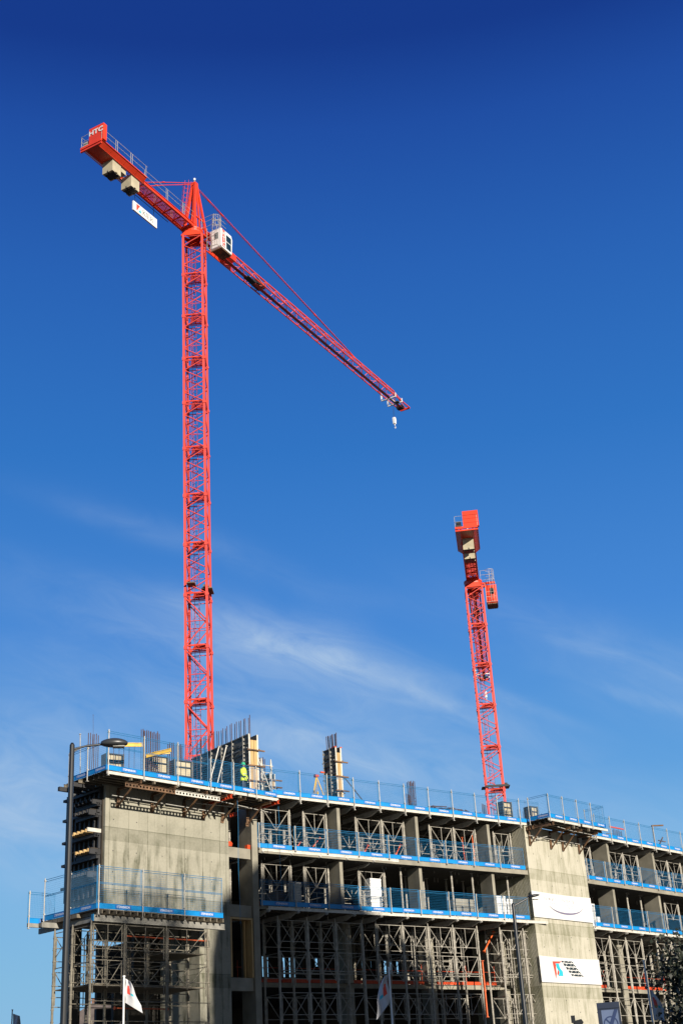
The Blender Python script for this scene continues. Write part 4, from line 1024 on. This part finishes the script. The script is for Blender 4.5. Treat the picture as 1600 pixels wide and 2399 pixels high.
def ybeam(s0, o0, s1, o1, z, label):
    b = MB(); p = L.w(s0, o0, z); q = L.w(s1, o1, z + .12); b.ibeam((0, 0, 0), q - p, .08, .2, .03)
    tag(b.build('timber_beam', yellow, None, p), label, 'beam')
ybeam(-8.0, 1.2, -6.7, .9, 19.75, 'long yellow formwork beam above the roof barrier on the left')
ybeam(-5.9, 1.6, -5.3, .3, 19.55, 'short yellow formwork beam over the first buff column formwork')
ybeam(-5.2, 1.9, -4.4, 1.5, 19.85, 'short yellow formwork beam against the tall rebar')
# yellow tripod with a hanging cylinder
t = thing('rescue_tripod', 'yellow tripod with a red head standing on the roof left of the slim column formwork', 'tripod', M.w(5.25, 1.5, RZ), M.rz)
for a in (200, 320, 80):
    b = MB(); b.tube((0, 0, 1.75), (.62 * math.cos(R_(a)), .5 * math.sin(R_(a)), 0), .028, 6); b.build('leg', yellow, t)
b = MB(); b.box(-.12, .12, -.1, .1, 1.70, 1.85); b.build('head', orange_b, t)
b = MB(); b.tube((0.02, -.02, .25), (0.02, -.02, .85), .06, 8); b.tube((0.02, -.02, .2), (0.02, -.02, .26), .08, 8, m=1); b.tube((0.02, -.02, .85), (0, 0, 1.7), .008, 4); b.build('hanging_cylinder', [yellow, orange_b], t)
# debris, pallets and stacks
def stack(fr, s, o, z, w, d, h, m, label, step=.15, name='block_stack', cat='stack'):
    t = thing(name, label, cat, fr.w(s, o, z), fr.rz, 'stacks of blocks and panels on the floors')
    rr = random.Random(int(s * 100)); k = 0; zz = .06
    b = MB()
    while zz < h:
        j = rr.uniform(-.03, .03); n = max(1, int(w / .42))
        for i in range(n): b.box(w * i / n + .006 + j, w * (i + 1) / n - .006 + j, 0, d, zz, zz + step - .012)
        zz += step
    b.build('block', m, t)
    b = MB(); b.box(0, w, 0, .1, 0, .055); b.box(0, w, d - .1, d, 0, .055); b.build('pallet', timber_g, t)
stack(M, 8.25, .9, 12.14, .82, .5, 2.0, white, 'tall stack of white blocks on the second floor by the shoring tower')
stack(M, 3.0, 1.1, 12.14, .55, .5, 1.5, aluw, 'white block stack on the second floor left of the shaded column')
stack(M, 2.3, 1.9, 12.14, 1.2, .8, 1.1, timber_g, 'pile of boards on the second floor behind the leftmost barriers', .18)
stack(M, 15.1, 1.3, 12.14, 1.5, .8, 1.15, conc, 'grey panel stack on the second floor behind the third slender column', .24)
stack(M, 17.75, .8, 12.14, 1.05, .6, 1.35, white, 'white block stack on the second floor beside the right street lamp', .16)
stack(M, 18.9, .8, 12.14, .5, .6, 1.3, white, 'narrow white block stack against the pale core wall', .16)
stack(M, 12.8, 1.2, 12.14, 1.6, .7, .35, timber_g, 'low pile of boards on the second floor in the middle bay', .1)
stack(R, 6.6, .5, 12.2, 1.1, .8, 1.45, white, 'white block stack on the second floor just right of the pale core', .16)
stack(R, 7.8, .5, 12.2, .35, .8, .6, white, 'low end of the white blocks right of the pale core', .16)
stack(M, .6, 1.8, 12.14, 2.2, .5, .5, brickm, 'low brick-red pile behind the leftmost second floor barrier', .12)
for i, (fr, s, w, h, lab) in enumerate([(M, 2.6, 1.0, .35, 'low rusty heap on the roof left of the yellow tripod'), (M, 13.2, 2.9, .30, 'long rusty bundle along the roof edge over the middle bay'), (R, 11.6, .8, .55, 'small heap of timber on the right roof'), (M, 21.6, 1.1, .35, 'small heap left of the platform over the pale core'), (M, 17.3, .5, .45, 'wire coil on the roof left of the short crane mast')]):
    b = MB(); rr = random.Random(i)
    for k in range(26):
        x = rr.uniform(0, w); z = rr.uniform(0, h * (1 - abs(x / w - .5) * (1.2 if w < 2 else .2))); a = rr.uniform(-.3, .3)
        b.beam((x - .25, rr.uniform(0, .4), z), (x + .25, rr.uniform(0, .4), z + a * .3), .04, .05)
    tag(b.build('debris_pile', rust if i != 2 else timber_g, None, fr.w(s, 1.0 if i != 1 else .35, RZ + (.28 if i in (0, 1, 2, 3) else .2)), fr.rz), lab, 'heap')
b = MB(); b.beam((0, 0, 0), (0, 0, 1.9), .1, .1); b.beam((0, 0, 1.9), (1.6, 0, 2.1), .1, .1); b.beam((.1, 0, .1), (1.3, 0, 1.2), .07, .07); b.beam((.6, 0, .9), (1.6, 0, .9), .07, .07)
tag(b.build('tubular_gantry', brown, None, R.w(17.6, 1.0, RZ), R.rz), 'dark red steel frame at the far right end of the roof', 'frame')
stick('antenna_rod', L.w(-10.2, 0.2, 17.6), L.w(-10.3, .2, 20.7), .008, rust, 'thin rod standing at the left roof corner', 'rod', 4)
stick('scaffold_pole', L.w(-10.4, 1.0, 17.5), L.w(-10.45, 1.05, 19.9), .024, galv, 'scaffold pole behind the arm of the left street lamp', 'pole', 6)
for s, zt, zb, lab in ((-2.2, 17.2, 10.9, 'blue rope hanging down the right side of the left core wall'), (.62, 17.1, 12.6, 'blue rope hanging beside the corner column')):
    p = L.w(s, -1.3 if s < 0 else -1.4, zt); b = MB(); pts = [Vector((math.sin(k * .7) * .02, 0, -(zt - zb) * k / 12)) for k in range(13)]
    for a, c in zip(pts, pts[1:]): b.tube(a, c, .009, 5)
    tag(b.build('hanging_rope', blue_wire, None, p), lab, 'rope')
# timber lining of the opening between core and column, blue sheet inside
t = thing('timber_lining', 'yellow-brown timber lining round the opening between left core and corner column', 'lining', L.w(-1.66, .08, 8.55), L.rz)
b = MB(); b.box(0, .1, -.03, .5, 0, 2.92); b.box(1.44, 1.54, -.03, .5, 0, 2.92); b.box(.1, 1.44, -.03, .5, 2.82, 2.92); b.box(1.22, 1.30, .3, .4, 0, 2.8); b.build('plank', timber, t)
b = MB(); b.box(-1.6, -.3, 2.0, 2.03, 8.9, 9.35); b.box(-1.6, -.3, 2.0, 2.03, 10.2, 10.4); tag(b.build('blue_sheet', netb, None, L.o, L.rz), 'blue sheeting seen inside the opening between left core and corner column', 'sheet')
tower(L, [-1.45, -.6], (1.2, 2.6), 17.2, 15.12, [16.9, 15.9], 'shoring in the recess between core and corner column, top opening')
tower(L, [-1.45, -.6], (1.2, 2.6), 14.4, 12.12, [14.2, 13.2], 'shoring in the recess between core and corner column, second opening')
for s, z, lab in ((-1.55, 15.06, 'orange bucket on the left end of the upper beam in the recess'), (-.22, 15.04, 'orange block on the right end of the upper beam in the recess')):
    b = MB(); b.lathe([(.16, 0), (.2, .16), (.12, .26)], 10) if s < -1 else b.box(-.12, .12, -.1, .1, 0, .22)
    tag(b.build('orange_bucket', orange_b, None, L.w(s + .1, .28, z), L.rz), lab, 'bucket')

# ------------------------------------------------------------------ worker on the roof
def skinned(name, verts, edges, radii, m, parent, root=0, sub=1):
    me = bpy.data.meshes.new(name); me.from_pydata(verts, edges, []); o = bpy.data.objects.new(name, me); COL.objects.link(o)
    md = o.modifiers.new('s', 'SKIN'); md.use_smooth_shade = True
    for i, r in enumerate(radii): me.skin_vertices[0].data[i].radius = (r, r) if not isinstance(r, tuple) else r
    me.skin_vertices[0].data[root].use_root = True
    ms = o.modifiers.new('u', 'SUBSURF'); ms.levels = sub; ms.render_levels = sub
    dg = bpy.context.evaluated_depsgraph_get(); dg.update(); me2 = bpy.data.meshes.new_from_object(o.evaluated_get(dg))
    bpy.data.objects.remove(o); bpy.data.meshes.remove(me); me2.name = name
    me2.materials.clear(); me2.materials.append(m)
    q = bpy.data.objects.new(name, me2); COL.objects.link(q); q.parent = parent; return q
pw = thing('person', 'worker in a long yellow hi-vis coat and green helmet seen from behind on the roof', 'person', M.w(-.25, .85, RZ), M.rz + .5)
V = [(0, 0, .95), (0, 0, 1.15), (0, .01, 1.38), (0, .01, 1.50), (0, .02, 1.62), (0, .02, 1.70),
     (-.19, 0, 1.42), (-.25, -.02, 1.15), (-.22, -.18, .98), (-.20, -.25, .93), (.19, 0, 1.42), (.27, .0, 1.15), (.25, -.12, .92), (.24, -.18, .86),
     (-.10, 0, .88), (-.12, -.02, .48), (-.12, .03, .09), (-.12, -.12, .04), (.10, 0, .88), (.13, .0, .48), (.14, .06, .09), (.14, -.08, .04)]
Ed = [(0, 1), (1, 2), (2, 3), (3, 4), (4, 5), (2, 6), (6, 7), (7, 8), (8, 9), (2, 10), (10, 11), (11, 12), (12, 13), (0, 14), (14, 15), (15, 16), (16, 17), (0, 18), (18, 19), (19, 20), (20, 21)]
Ra = [.15, .15, .16, .06, .09, .085, .07, .055, .04, .035, .07, .055, .04, .035, .10, .07, .05, .045, .10, .07, .05, .045]
skinned('body', V, Ed, Ra, navy, pw)
skinned('head', [(0, .02, 1.56), (0, .0, 1.63), (0, .0, 1.71), (0, -.07, 1.62)], [(0, 1), (1, 2), (1, 3)], [.06, .095, .085, .03], skin, pw)
for sx in (-1, 1):
    hx = (-.20, -.25, .93) if sx < 0 else (.24, -.18, .86); hv = [hx, (hx[0], hx[1] - .05, hx[2] - .04)]; he = [(0, 1)]; hr = [.035, .035]
    for k in range(4): hv += [(hx[0] - .03 + .02 * k, hx[1] - .09, hx[2] - .08 - .004 * k), (hx[0] - .03 + .02 * k, hx[1] - .08, hx[2] - .12)]; he += [(1, 2 + 2 * k), (2 + 2 * k, 3 + 2 * k)]; hr += [.010, .008]
    hv += [(hx[0] - .045 * sx, hx[1] - .07, hx[2] - .03)]; he += [(1, len(hv) - 1)]; hr += [.010]
    skinned('hand', hv, he, hr, skin, pw, 0, 1)
b = MB(); n = 14
prof = [(.215, .17, .78), (.225, .18, .9), (.20, .165, 1.1), (.215, .17, 1.3), (.20, .15, 1.44), (.10, .10, 1.52)]
vs = [(a * math.cos(2 * math.pi * i / n), c * math.sin(2 * math.pi * i / n), z) for a, c, z in prof for i in range(n)]
fs = [(k * n + i, k * n + (i + 1) % n, (k + 1) * n + (i + 1) % n, (k + 1) * n + i) for k in range(len(prof) - 1) for i in range(n)]
b.add(vs, fs)
for p in (((-.20, 0, 1.40), (-.27, -.02, 1.15), (-.235, -.17, .99)), ((.20, 0, 1.40), (.285, 0, 1.15), (.26, -.11, .93))):
    b.tube(p[0], p[1], .085, 8, .07); b.tube(p[1], p[2], .07, 8, .055)
b.build('hi_vis_coat', hivis, pw, smooth=True)
b = MB()
for z in (.95, 1.12): b.add([(.228 * math.cos(2 * math.pi * i / n), .183 * math.sin(2 * math.pi * i / n), zz) for zz in (z, z + .05) for i in range(n)], [(i, (i + 1) % n, n + (i + 1) % n, n + i) for i in range(n)])
b.build('reflective_band', galv, pw)
b = MB(); b.lathe([(.15, 1.68), (.125, 1.70), (.12, 1.76), (.08, 1.82), (.02, 1.84)], 14); b.build('helmet', mat('helmet_green', (.05, .45, .25), .4), pw, smooth=True)

# ------------------------------------------------------------------ banners on the pale core
t = thing('swoosh_banner', 'white banner with a lilac curved line and faint scattered marks, high on the pale core', 'banner', R.w(-.08, -.06, 12.33), R.rz)
def cloth(w, h, amp, nx=26, nz=10, sag=.05):
    b = MB(); vs = []
    for j in range(nz + 1):
        for i in range(nx + 1):
            u, v = i / nx, j / nz; vs.append((w * u, amp * math.sin(u * 17 + v * 3) * math.sin(v * 3.1) - .02, h * v - sag * math.sin(math.pi * u) * (v)))
    fs = [(j * (nx + 1) + i, j * (nx + 1) + i + 1, (j + 1) * (nx + 1) + i + 1, (j + 1) * (nx + 1) + i) for j in range(nz) for i in range(nx)]
    nv = len(vs); vs += [(x, y + .008, z) for x, y, z in vs]; fs += [tuple(nv + k for k in reversed(f)) for f in fs]
    return b.add(vs, fs)
cloth(6.5, 1.56, .006).build('cloth', banner_w, t)
b = MB(); y = -.034
n = 28
for k in range(n):                                 # crescent swoosh
    a0, a1 = R_(200 + 152 * k / n), R_(200 + 152 * (k + 1) / n)
    def cr(a, e): 
        th = .055 * math.sin(min(1, max(0, (math.degrees(a) - 200) / 152)) * math.pi) ** .6
        return (3.55 + (1.95 + e * th * .3) * math.cos(a), y, .98 + (.60 + e * th) * math.sin(a) )
    b.add([cr(a0, -1), cr(a1, -1), cr(a1, 1), cr(a0, 1)], [(0, 1, 2, 3)])
rr = random.Random(3)
for row, (z, n, x0, dx) in enumerate(((1.14, 17, 1.35, .19), (.93, 15, 1.5, .20), (.73, 13, 1.75, .21))):
    for k in range(n):
        x = x0 + dx * k + rr.uniform(-.05, .05); zz = z - .0 * k + rr.uniform(-.05, .05) + (.05 if row == 0 else 0); hh = (.14 if row == 0 else .06) * rr.uniform(.4, 1.2) * (1.5 if k > n * .7 else .8)
        if rr.random() < .25: continue
        w = .035 if row == 0 else .03; sl = rr.uniform(-.03, .09)
        b.add([(x, y, zz - hh / 2), (x + w, y, zz - hh / 2), (x + w * .6 - sl, y, zz + hh / 2), (x - sl, y, zz + hh / 2)], [(0, 1, 2, 3)])
b.build('swoosh_mark', ink, t)
t = thing('repeat_logo_banner', 'white banner with red and teal emblem and repeated letters on the pale core', 'banner', R.w(-.06, -.06, 8.55), R.rz)
cloth(6.52, 1.52, .005).build('cloth', banner_w, t)
b = MB(); sx = 1.22
for k, (z, h) in enumerate(((1.20, .10), (1.00, .15), (.80, .14), (.61, .14), (.43, .12))):
    # only the lower part of each slanted word shows between the folds
    vs, fs = text_geo('KIER', .34, .022, 0.0)
    z_lo = min(v[1] for v in vs); x = 2.95 + .23 * k
    b.add([(x + v[0] * 1.75 - (min(v[1] - z_lo, h)) * .95, y, z + min(v[1] - z_lo, h)) for v in vs], fs)
b.build('repeated_letters', ink_d, t)
b = MB(); b.add([(1.32, y, 1.23), (2.30, y, 1.26), (1.62, y, .95), (1.62, y, .52), (1.50, y, .22)], [(0, 1, 2, 3, 4)]); b.add([(1.68, y, .50), (1.82, y, .78), (1.98, y, .52), (1.80, y, .42)], [(0, 1, 2, 3)]); b.build('emblem_red', logo_r, t)
b = MB(); b.add([(1.60, y - .001, 1.12), (1.95, y - .001, 1.14), (2.05, y - .001, .86), (2.30, y - .001, .66), (2.30, y - .001, .40), (1.78, y - .001, .40), (1.92, y - .001, .62), (1.70, y - .001, .9)], [tuple(range(8))]); b.build('emblem_teal', logo_c, t)

# ------------------------------------------------------------------ street lamps
def street_lamp(loc, H, r0, r1, arm_len, arm_rise, az, head_len, label, style):
    t = thing('street_lamp', label, 'street lamp', loc, math.pi / 2 - R_(az), 'street lamps')
    b = MB(); b.tube((0, 0, 0), (0, 0, H * .55), r0, 14, r0 * .96); b.tube((0, 0, H * .55), (0, 0, H), r0 * .93, 14, r1); b.tube((0, 0, 0), (0, 0, 1.3), r0 * 1.5, 14); b.tube((0, 0, H), (0, 0, H + .05), r1 * .95, 14, r1 * .5)
    b.build('pole', black, t, smooth=False)
    b = MB()
    if style == 'cobra':
        pts = [(0, 0, H - .11), (arm_len * .5, 0, H - .03 + arm_rise * .3), (arm_len + .1, 0, H + arm_rise)]
        for a, c in zip(pts, pts[1:]): b.tube(a, c, .028, 8, .022)
        b.prism([(0, -.012, H - .10), (arm_len * .4, -.012, H - .045), (0, -.012, H - .20)], (0, .024, 0))
    else: b.tube((0, 0, H - .06), (arm_len + .05, 0, H + arm_rise), .032, 8, .026)
    b.build('arm', black, t)
    b = MB(); n = 12; m = 14; vs = []
    for j in range(m + 1):
        f = j / m; x = arm_len + head_len * f
        w = (.175 if style == 'cobra' else .12) * (math.sin(math.pi * min(.97, f * .92 + .05)) ** .5); hh = w * (.72 if style == 'cobra' else .5)
        for i in range(n):
            a = 2 * math.pi * i / n; zz = math.sin(a) * hh
            if zz < -.45 * hh: zz = -.45 * hh - (zz + .45 * hh) * -.25
            vs.append((x, w * math.cos(a), H + arm_rise + zz + .01 + arm_rise * .25 * f))
    b.add(vs, [(j * n + i, j * n + (i + 1) % n, (j + 1) * n + (i + 1) % n, (j + 1) * n + i) for j in range(m) for i in range(n)] + [tuple(range(n))[::-1], tuple(range(m * n, m * n + n))])
    b.build('lantern', lamp_grey if style == 'cobra' else black, t, smooth=True)
    b = MB(); zb = H + arm_rise - .055
    b.box(arm_len + head_len * .45, arm_len + head_len * .88, -.10, .10, zb - .025, zb); b.build('lens', mat('lamp_lens', (.25, .25, .22), .3) if style == 'cobra' else mat('lamp_lens_pale', (.6, .6, .5), .3), t)
    return t
a = R_(-12.52); D = 30.5
street_lamp((D * math.sin(a), D * math.cos(a), 0), 10.0, .078, .058, .66, .02, 77.0, .62, 'tall black street lamp on the left with a rounded grey lantern', 'cobra')
a = R_(6.18); D = 46.1
street_lamp((D * math.sin(a), D * math.cos(a), 0), 8.0, .080, .055, .55, .22, 78.0, .42, 'black street lamp in front of the pale core with a small flat lantern', 'flat')

# ------------------------------------------------------------------ signs, camera, flags
t = thing('waiting_sign', 'navy framed upright sign with a ring and cross in front of the right wing', 'sign', (6.30, 37.48, 0), -R_(9.5) * 1.0)
b = MB(); b.box(-.30, .30, -.03, .03, 2.95, 4.17); b.box(-.30, .30, -.05, -.03, 4.02, 4.17); b.build('board', navy, t)
b = MB(); b.box(-.20, .24, -.036, -.031, 3.05, 3.98); b.build('face', signgrey, t)
b = MB(); n = 28; cx, cz = .02, 3.62
for k in range(n):
    a0, a1 = 2 * math.pi * k / n, 2 * math.pi * (k + 1) / n
    b.add([(cx + r * math.cos(a), -.041, cz + r * 1.05 * math.sin(a)) for r, a in ((.165, a0), (.165, a1), (.195, a1), (.195, a0))], [(0, 1, 2, 3)])
b.add([(cx - .12 - .012, -.041, cz + .12), (cx - .12 + .02, -.041, cz + .14), (cx + .13, -.041, cz - .11), (cx + .11, -.041, cz - .14)], [(0, 1, 2, 3)])
b.add([(cx + .22, -.043, cz + .36), (cx + .13, -.043, cz + .36), (cx - .22, -.043, cz - .36), (cx - .10, -.043, cz - .36)], [(0, 1, 2, 3)])
b.build('ring_mark', signring, t)
b = MB()
for x in (-.26, .26): b.tube((x, .0, 0), (x, .0, 2.96), .035, 8)
b.build('post', darkm, t)
t = thing('security_camera', 'small black camera on a post silhouetted against the foot of the pale core', 'camera', (5.42, 37.6, 0), -R_(8))
b = MB(); b.tube((0, 0, 0), (0, 0, 3.62), .04, 8); b.build('post', black, t)
b = MB(); b.box(-.13, -.02, -.08, .08, 3.72, 3.90); b.prism([(-.1, -.07, 3.55), (.12, -.07, 3.62), (.19, -.07, 3.72), (.14, -.07, 3.80), (-.08, -.07, 3.76)], (0, .14, 0)); b.tube((0, 0, 3.5), (0, 0, 3.7), .06, 8); b.build('housing', black, t)

def flag(loc, H, r, pts_fn, label, w, h, rz, logo=True, nu=14, nv=12):
    t = thing('flagpole', label, 'flag', loc, rz, 'white flags on poles')
    b = MB(); b.tube((0, 0, 0), (0, 0, H), r, 8, r * .8); b.tube((0, 0, H), (0, 0, H + .05), r * 1.2, 8); b.build('pole', white, t)
    b = MB(); vs = []; fs = []; mi = []
    for j in range(nv + 1):
        for i in range(nu + 1): vs.append(pts_fn(i / nu, j / nv))
    for j in range(nv):
        for i in range(nu):
            u, v = (i + .5) / nu, (j + .5) / nv; m = 0
            if logo and .22 < u < .50 and .22 < v < .62 and (v - .22) > (u - .22) * .3 and not (.34 < u < .38): m = 1
            if logo and .48 < u < .82 and .46 < v < .62 and abs(u - .65) < (v - .40) * .9: m = 2
            b.add([vs[j * (nu + 1) + i], vs[j * (nu + 1) + i + 1], vs[(j + 1) * (nu + 1) + i + 1], vs[(j + 1) * (nu + 1) + i]], [(0, 1, 2, 3)], m)
    b.build('cloth', [flagw, logo_r, logo_c], t)
def f1(u, v): return (.05 + u * (.20 + .44 * v) + .02 * math.sin(v * 9), .10 * math.sin(u * 5 + v * 3) * u, 6.95 - v * .85 - u * .12 - u * v * .18 + (.0 if v < .85 else -.1 * u))
flag((-9.16, 51.19, 0), 7.0, .045, f1, 'white flag with red and teal triangles drooping in front of the left shoring', 1, 1, 0)
def f2(u, v): return (-.06 - u * (.15 + .40 * min(1, v * 1.8)) - .05 * math.sin(v * 7), .12 * math.sin(u * 6 + v * 5) * u, 6.95 - v * (1.1 + .55 * u) - .05 * u)
flag((.77, 56.0, 0), 7.2, .045, f2, 'limp white flag hanging left of its pole in front of the shaded middle shoring', 1, 1, 0)
def f3(u, v): return (.06 + u * (.12 + .38 * math.sin(min(1, v * 1.2) * 2.2)) , .14 * math.sin(u * 7 + v * 4) * u, 6.15 - v * 1.25 - .1 * u)
flag((12.05, 60.8, 0), 7.3, .05, f3, 'twisted white flag on a pole before the right wing, near the dark tree', 1, 1, 0)
def f4(u, v): return (.05 + u * (.45 + .1 * v), .10 * math.sin(u * 6 + v * 2), 8.95 - v * .62 - u * .28 * (.6 + v))
flag((-22.6, 87.12, 0), 9.15, .05, f4, 'small plain white flag far left beyond the building', 1, 1, 0, logo=False)

# ------------------------------------------------------------------ far houses seen under the left platform
t = thing('terraced_house', 'distant grey gabled house seen through the left shoring', 'house', (-22.3, 112.0, 0), -.2)
b = MB(); b.box(-3.2, 3.2, 0, 9, 0, 9.9); b.build('wall', brickm, t)
b = MB(); b.prism([(-3.4, -.2, 9.9), (3.4, -.2, 9.9), (.4, -.2, 11.7)], (0, 9.4, 0)); rf = b.build('roof', roofm, t)
b = MB(); b.box(-1.2, -.5, 2, 3, 10.6, 12.0); b.build('chimney', brickm, rf)
b = MB(); b.box(-2.0, -.8, -.03, 0, 8.2, 9.5); b.box(.8, 2.0, -.03, 0, 8.2, 9.5); b.box(-3.2, 3.2, -.05, -.03, 9.62, 9.85); b.build('window', white, t)
b = MB(); b.box(0, 3, 0, 1.5, 0, 2.2); b.box(.2, 2.8, -.05, 0, 1.3, 2.0); b.prism([(0, 0, 2.2), (3, 0, 2.2), (2.6, .4, 2.5), (.4, .4, 2.5)], (0, .8, 0))
tag(b.build('site_hut_roof', orange_b, None, (-21.0, 92.0, 5.8)), 'red roofed cabin just above the bottom edge at far left', 'cabin')

# ------------------------------------------------------------------ dark street tree at the right edge
def tree(loc, H, spread, nleaf, leaf, label, seed, crown_z, gm=leafm, trunk_r=.14, shape=(1, 1, 1)):
    t = thing('street_tree', label, 'tree', loc)
    rr = random.Random(seed); b = MB(); b.tube((0, 0, 0), (.05, 0, crown_z), trunk_r, 9, trunk_r * .7)
    tips = []
    for k in range(13):
        a = rr.uniform(0, 2 * math.pi); l = spread * rr.uniform(.5, .95); z = crown_z + rr.uniform(-.3, H - crown_z)
        p0 = Vector((.05, 0, rr.uniform(crown_z * .6, crown_z))); p1 = Vector((math.cos(a) * l * .5 * shape[0], math.sin(a) * l * .5, (p0.z + z) / 2 + .2)); p2 = Vector((math.cos(a) * l * shape[0], math.sin(a) * l, z))
        b.tube(p0, p1, trunk_r * .4, 6, trunk_r * .22); b.tube(p1, p2, trunk_r * .22, 5, trunk_r * .06); tips += [p1, p2, p1.lerp(p2, .5)]
        for q in range(3):
            p3 = p1.lerp(p2, rr.uniform(.2, .9)); p4 = p3 + Vector((rr.uniform(-.5, .5), rr.uniform(-.5, .5), rr.uniform(-.2, .45))); b.tube(p3, p4, trunk_r * .09, 4, trunk_r * .04); tips.append(p4)
    b.build('trunk', bark, t)
    b = MB(); cl = [tp + Vector((rr.uniform(-.25, .25), rr.uniform(-.25, .25), rr.uniform(-.2, .3))) for tp in tips for _ in range(2)]
    for k in range(nleaf):
        c = rr.choice(cl); p = c + Vector((rr.gauss(0, .2), rr.gauss(0, .2), rr.gauss(0, .17)))
        n = Vector((rr.gauss(0, 1), rr.gauss(0, 1), rr.gauss(.5, .8))).normalized(); u = n.orthogonal().normalized(); u = (Matrix.Rotation(rr.uniform(0, 6.28), 3, n) @ u); w = n.cross(u); s = leaf * rr.uniform(.6, 1.15)
        pts = [p - u * s, p - u * s * .2 + w * s * .75, p + u * s * .25 + w * s * .32, p + u * s, p + u * s * .25 - w * s * .32, p - u * s * .2 - w * s * .75]
        b.add(pts, [(0, 1, 2, 3, 4, 5)])
    b.build('crown', gm, t)
    return t
tree((6.38, 23.3, 0), 3.95, 1.35, 34000, .045, 'dark leafed tree cutting in at the right edge of the picture', 11, 2.3)

# ------------------------------------------------------------------ unseen block added toward the sun, outline shaped to shade the lower storeys
t = thing('shade_tower', 'unseen tall block added behind the viewer, its gabled top shaped to shade the lower middle bay', 'building', (0, 0, 0))
k = 75.0
prof = [M.w(-.1, 0, 14.35), M.w(4.2, 0, 14.3), M.w(7.0, 0, 12.35), M.w(12.0, 0, 10.3), M.w(15.6, 0, 8.2), M.w(17.0, 0, 5.5), M.w(18.0, 0, -16), L.w(-3.6, 0, -16), L.w(-3.1, 0, 9.5), L.w(-2.4, 0, 12.2)]
pts = [p + SDIR * k for p in prof]
ctr = pts[6].lerp(pts[7], .5)
ov = Vector((SDIR.x, SDIR.y, 0)).normalized() * 18
zmin = min(p.z for p in pts)
pts2 = [Vector((p.x, p.y, 0 if p.z <= zmin + .1 else p.z)) for p in pts]
b = MB(); b.prism(pts2, ov); b.build('wall', cladding, t)
wb = MB(); e = (pts2[6] - pts2[7]); ln = e.length; e.normalize(); nn = -ov.normalized() * .05
for f in range(2, 11):
    for c in range(int(ln / 3) - 1):
        p = pts2[7] + e * (1.5 + 3 * c) + Vector((0, 0, 3.2 * f)) + nn * .5
        wb.add([p, p + e * 1.8, p + e * 1.8 + Vector((0, 0, 1.7)), p + Vector((0, 0, 1.7))], [(0, 1, 2, 3)])
wb.build('window', glassd, t)

# ------------------------------------------------------------------ unseen plane tree added beside the viewer to dapple the left shoring
cc = L.w(-7.6, -1.2, 7.4) + SDIR * 66
t = thing('dapple_tree', 'unseen tall plane tree added beside the viewer to dapple the left shoring with shade', 'tree', (cc.x, cc.y, 0))
rr = random.Random(5); b = MB(); b.tube((0, 0, 0), (.4, .2, cc.z - 4), .55, 10, .35)
tips = []
for k in range(26):
    a = rr.uniform(0, 6.28); ph = rr.uniform(-.7, 1.2); r = rr.uniform(.55, .95)
    e = Vector((4.8 * r * math.cos(a) * math.cos(ph), 4.8 * r * math.sin(a) * math.cos(ph), cc.z + 5.2 * r * math.sin(ph)))
    p0 = Vector((.4, .2, rr.uniform(cc.z - 9, cc.z - 4))); m_ = p0.lerp(e, .5) + Vector((0, 0, .8)); b.tube(p0, m_, .16, 6, .09); b.tube(m_, e, .09, 5, .03); tips += [e, p0.lerp(e, .75), m_]
b.build('trunk', bark, t)
b = MB(); cl = [tp + Vector((rr.gauss(0, .5), rr.gauss(0, .5), rr.gauss(0, .5))) for tp in tips for _ in range(3)]
for k in range(9000):
    p = rr.choice(cl) + Vector((rr.gauss(0, .42), rr.gauss(0, .42), rr.gauss(0, .38)))
    n = Vector((rr.gauss(0, 1), rr.gauss(0, 1), rr.gauss(0, 1))).normalized(); u = n.orthogonal().normalized(); w = n.cross(u); q = rr.uniform(.09, .16)
    b.add([p - u * q, p + w * q * .7, p + u * q, p - w * q * .7], [(0, 1, 2, 3)])
b.build('crown', leafm, t)
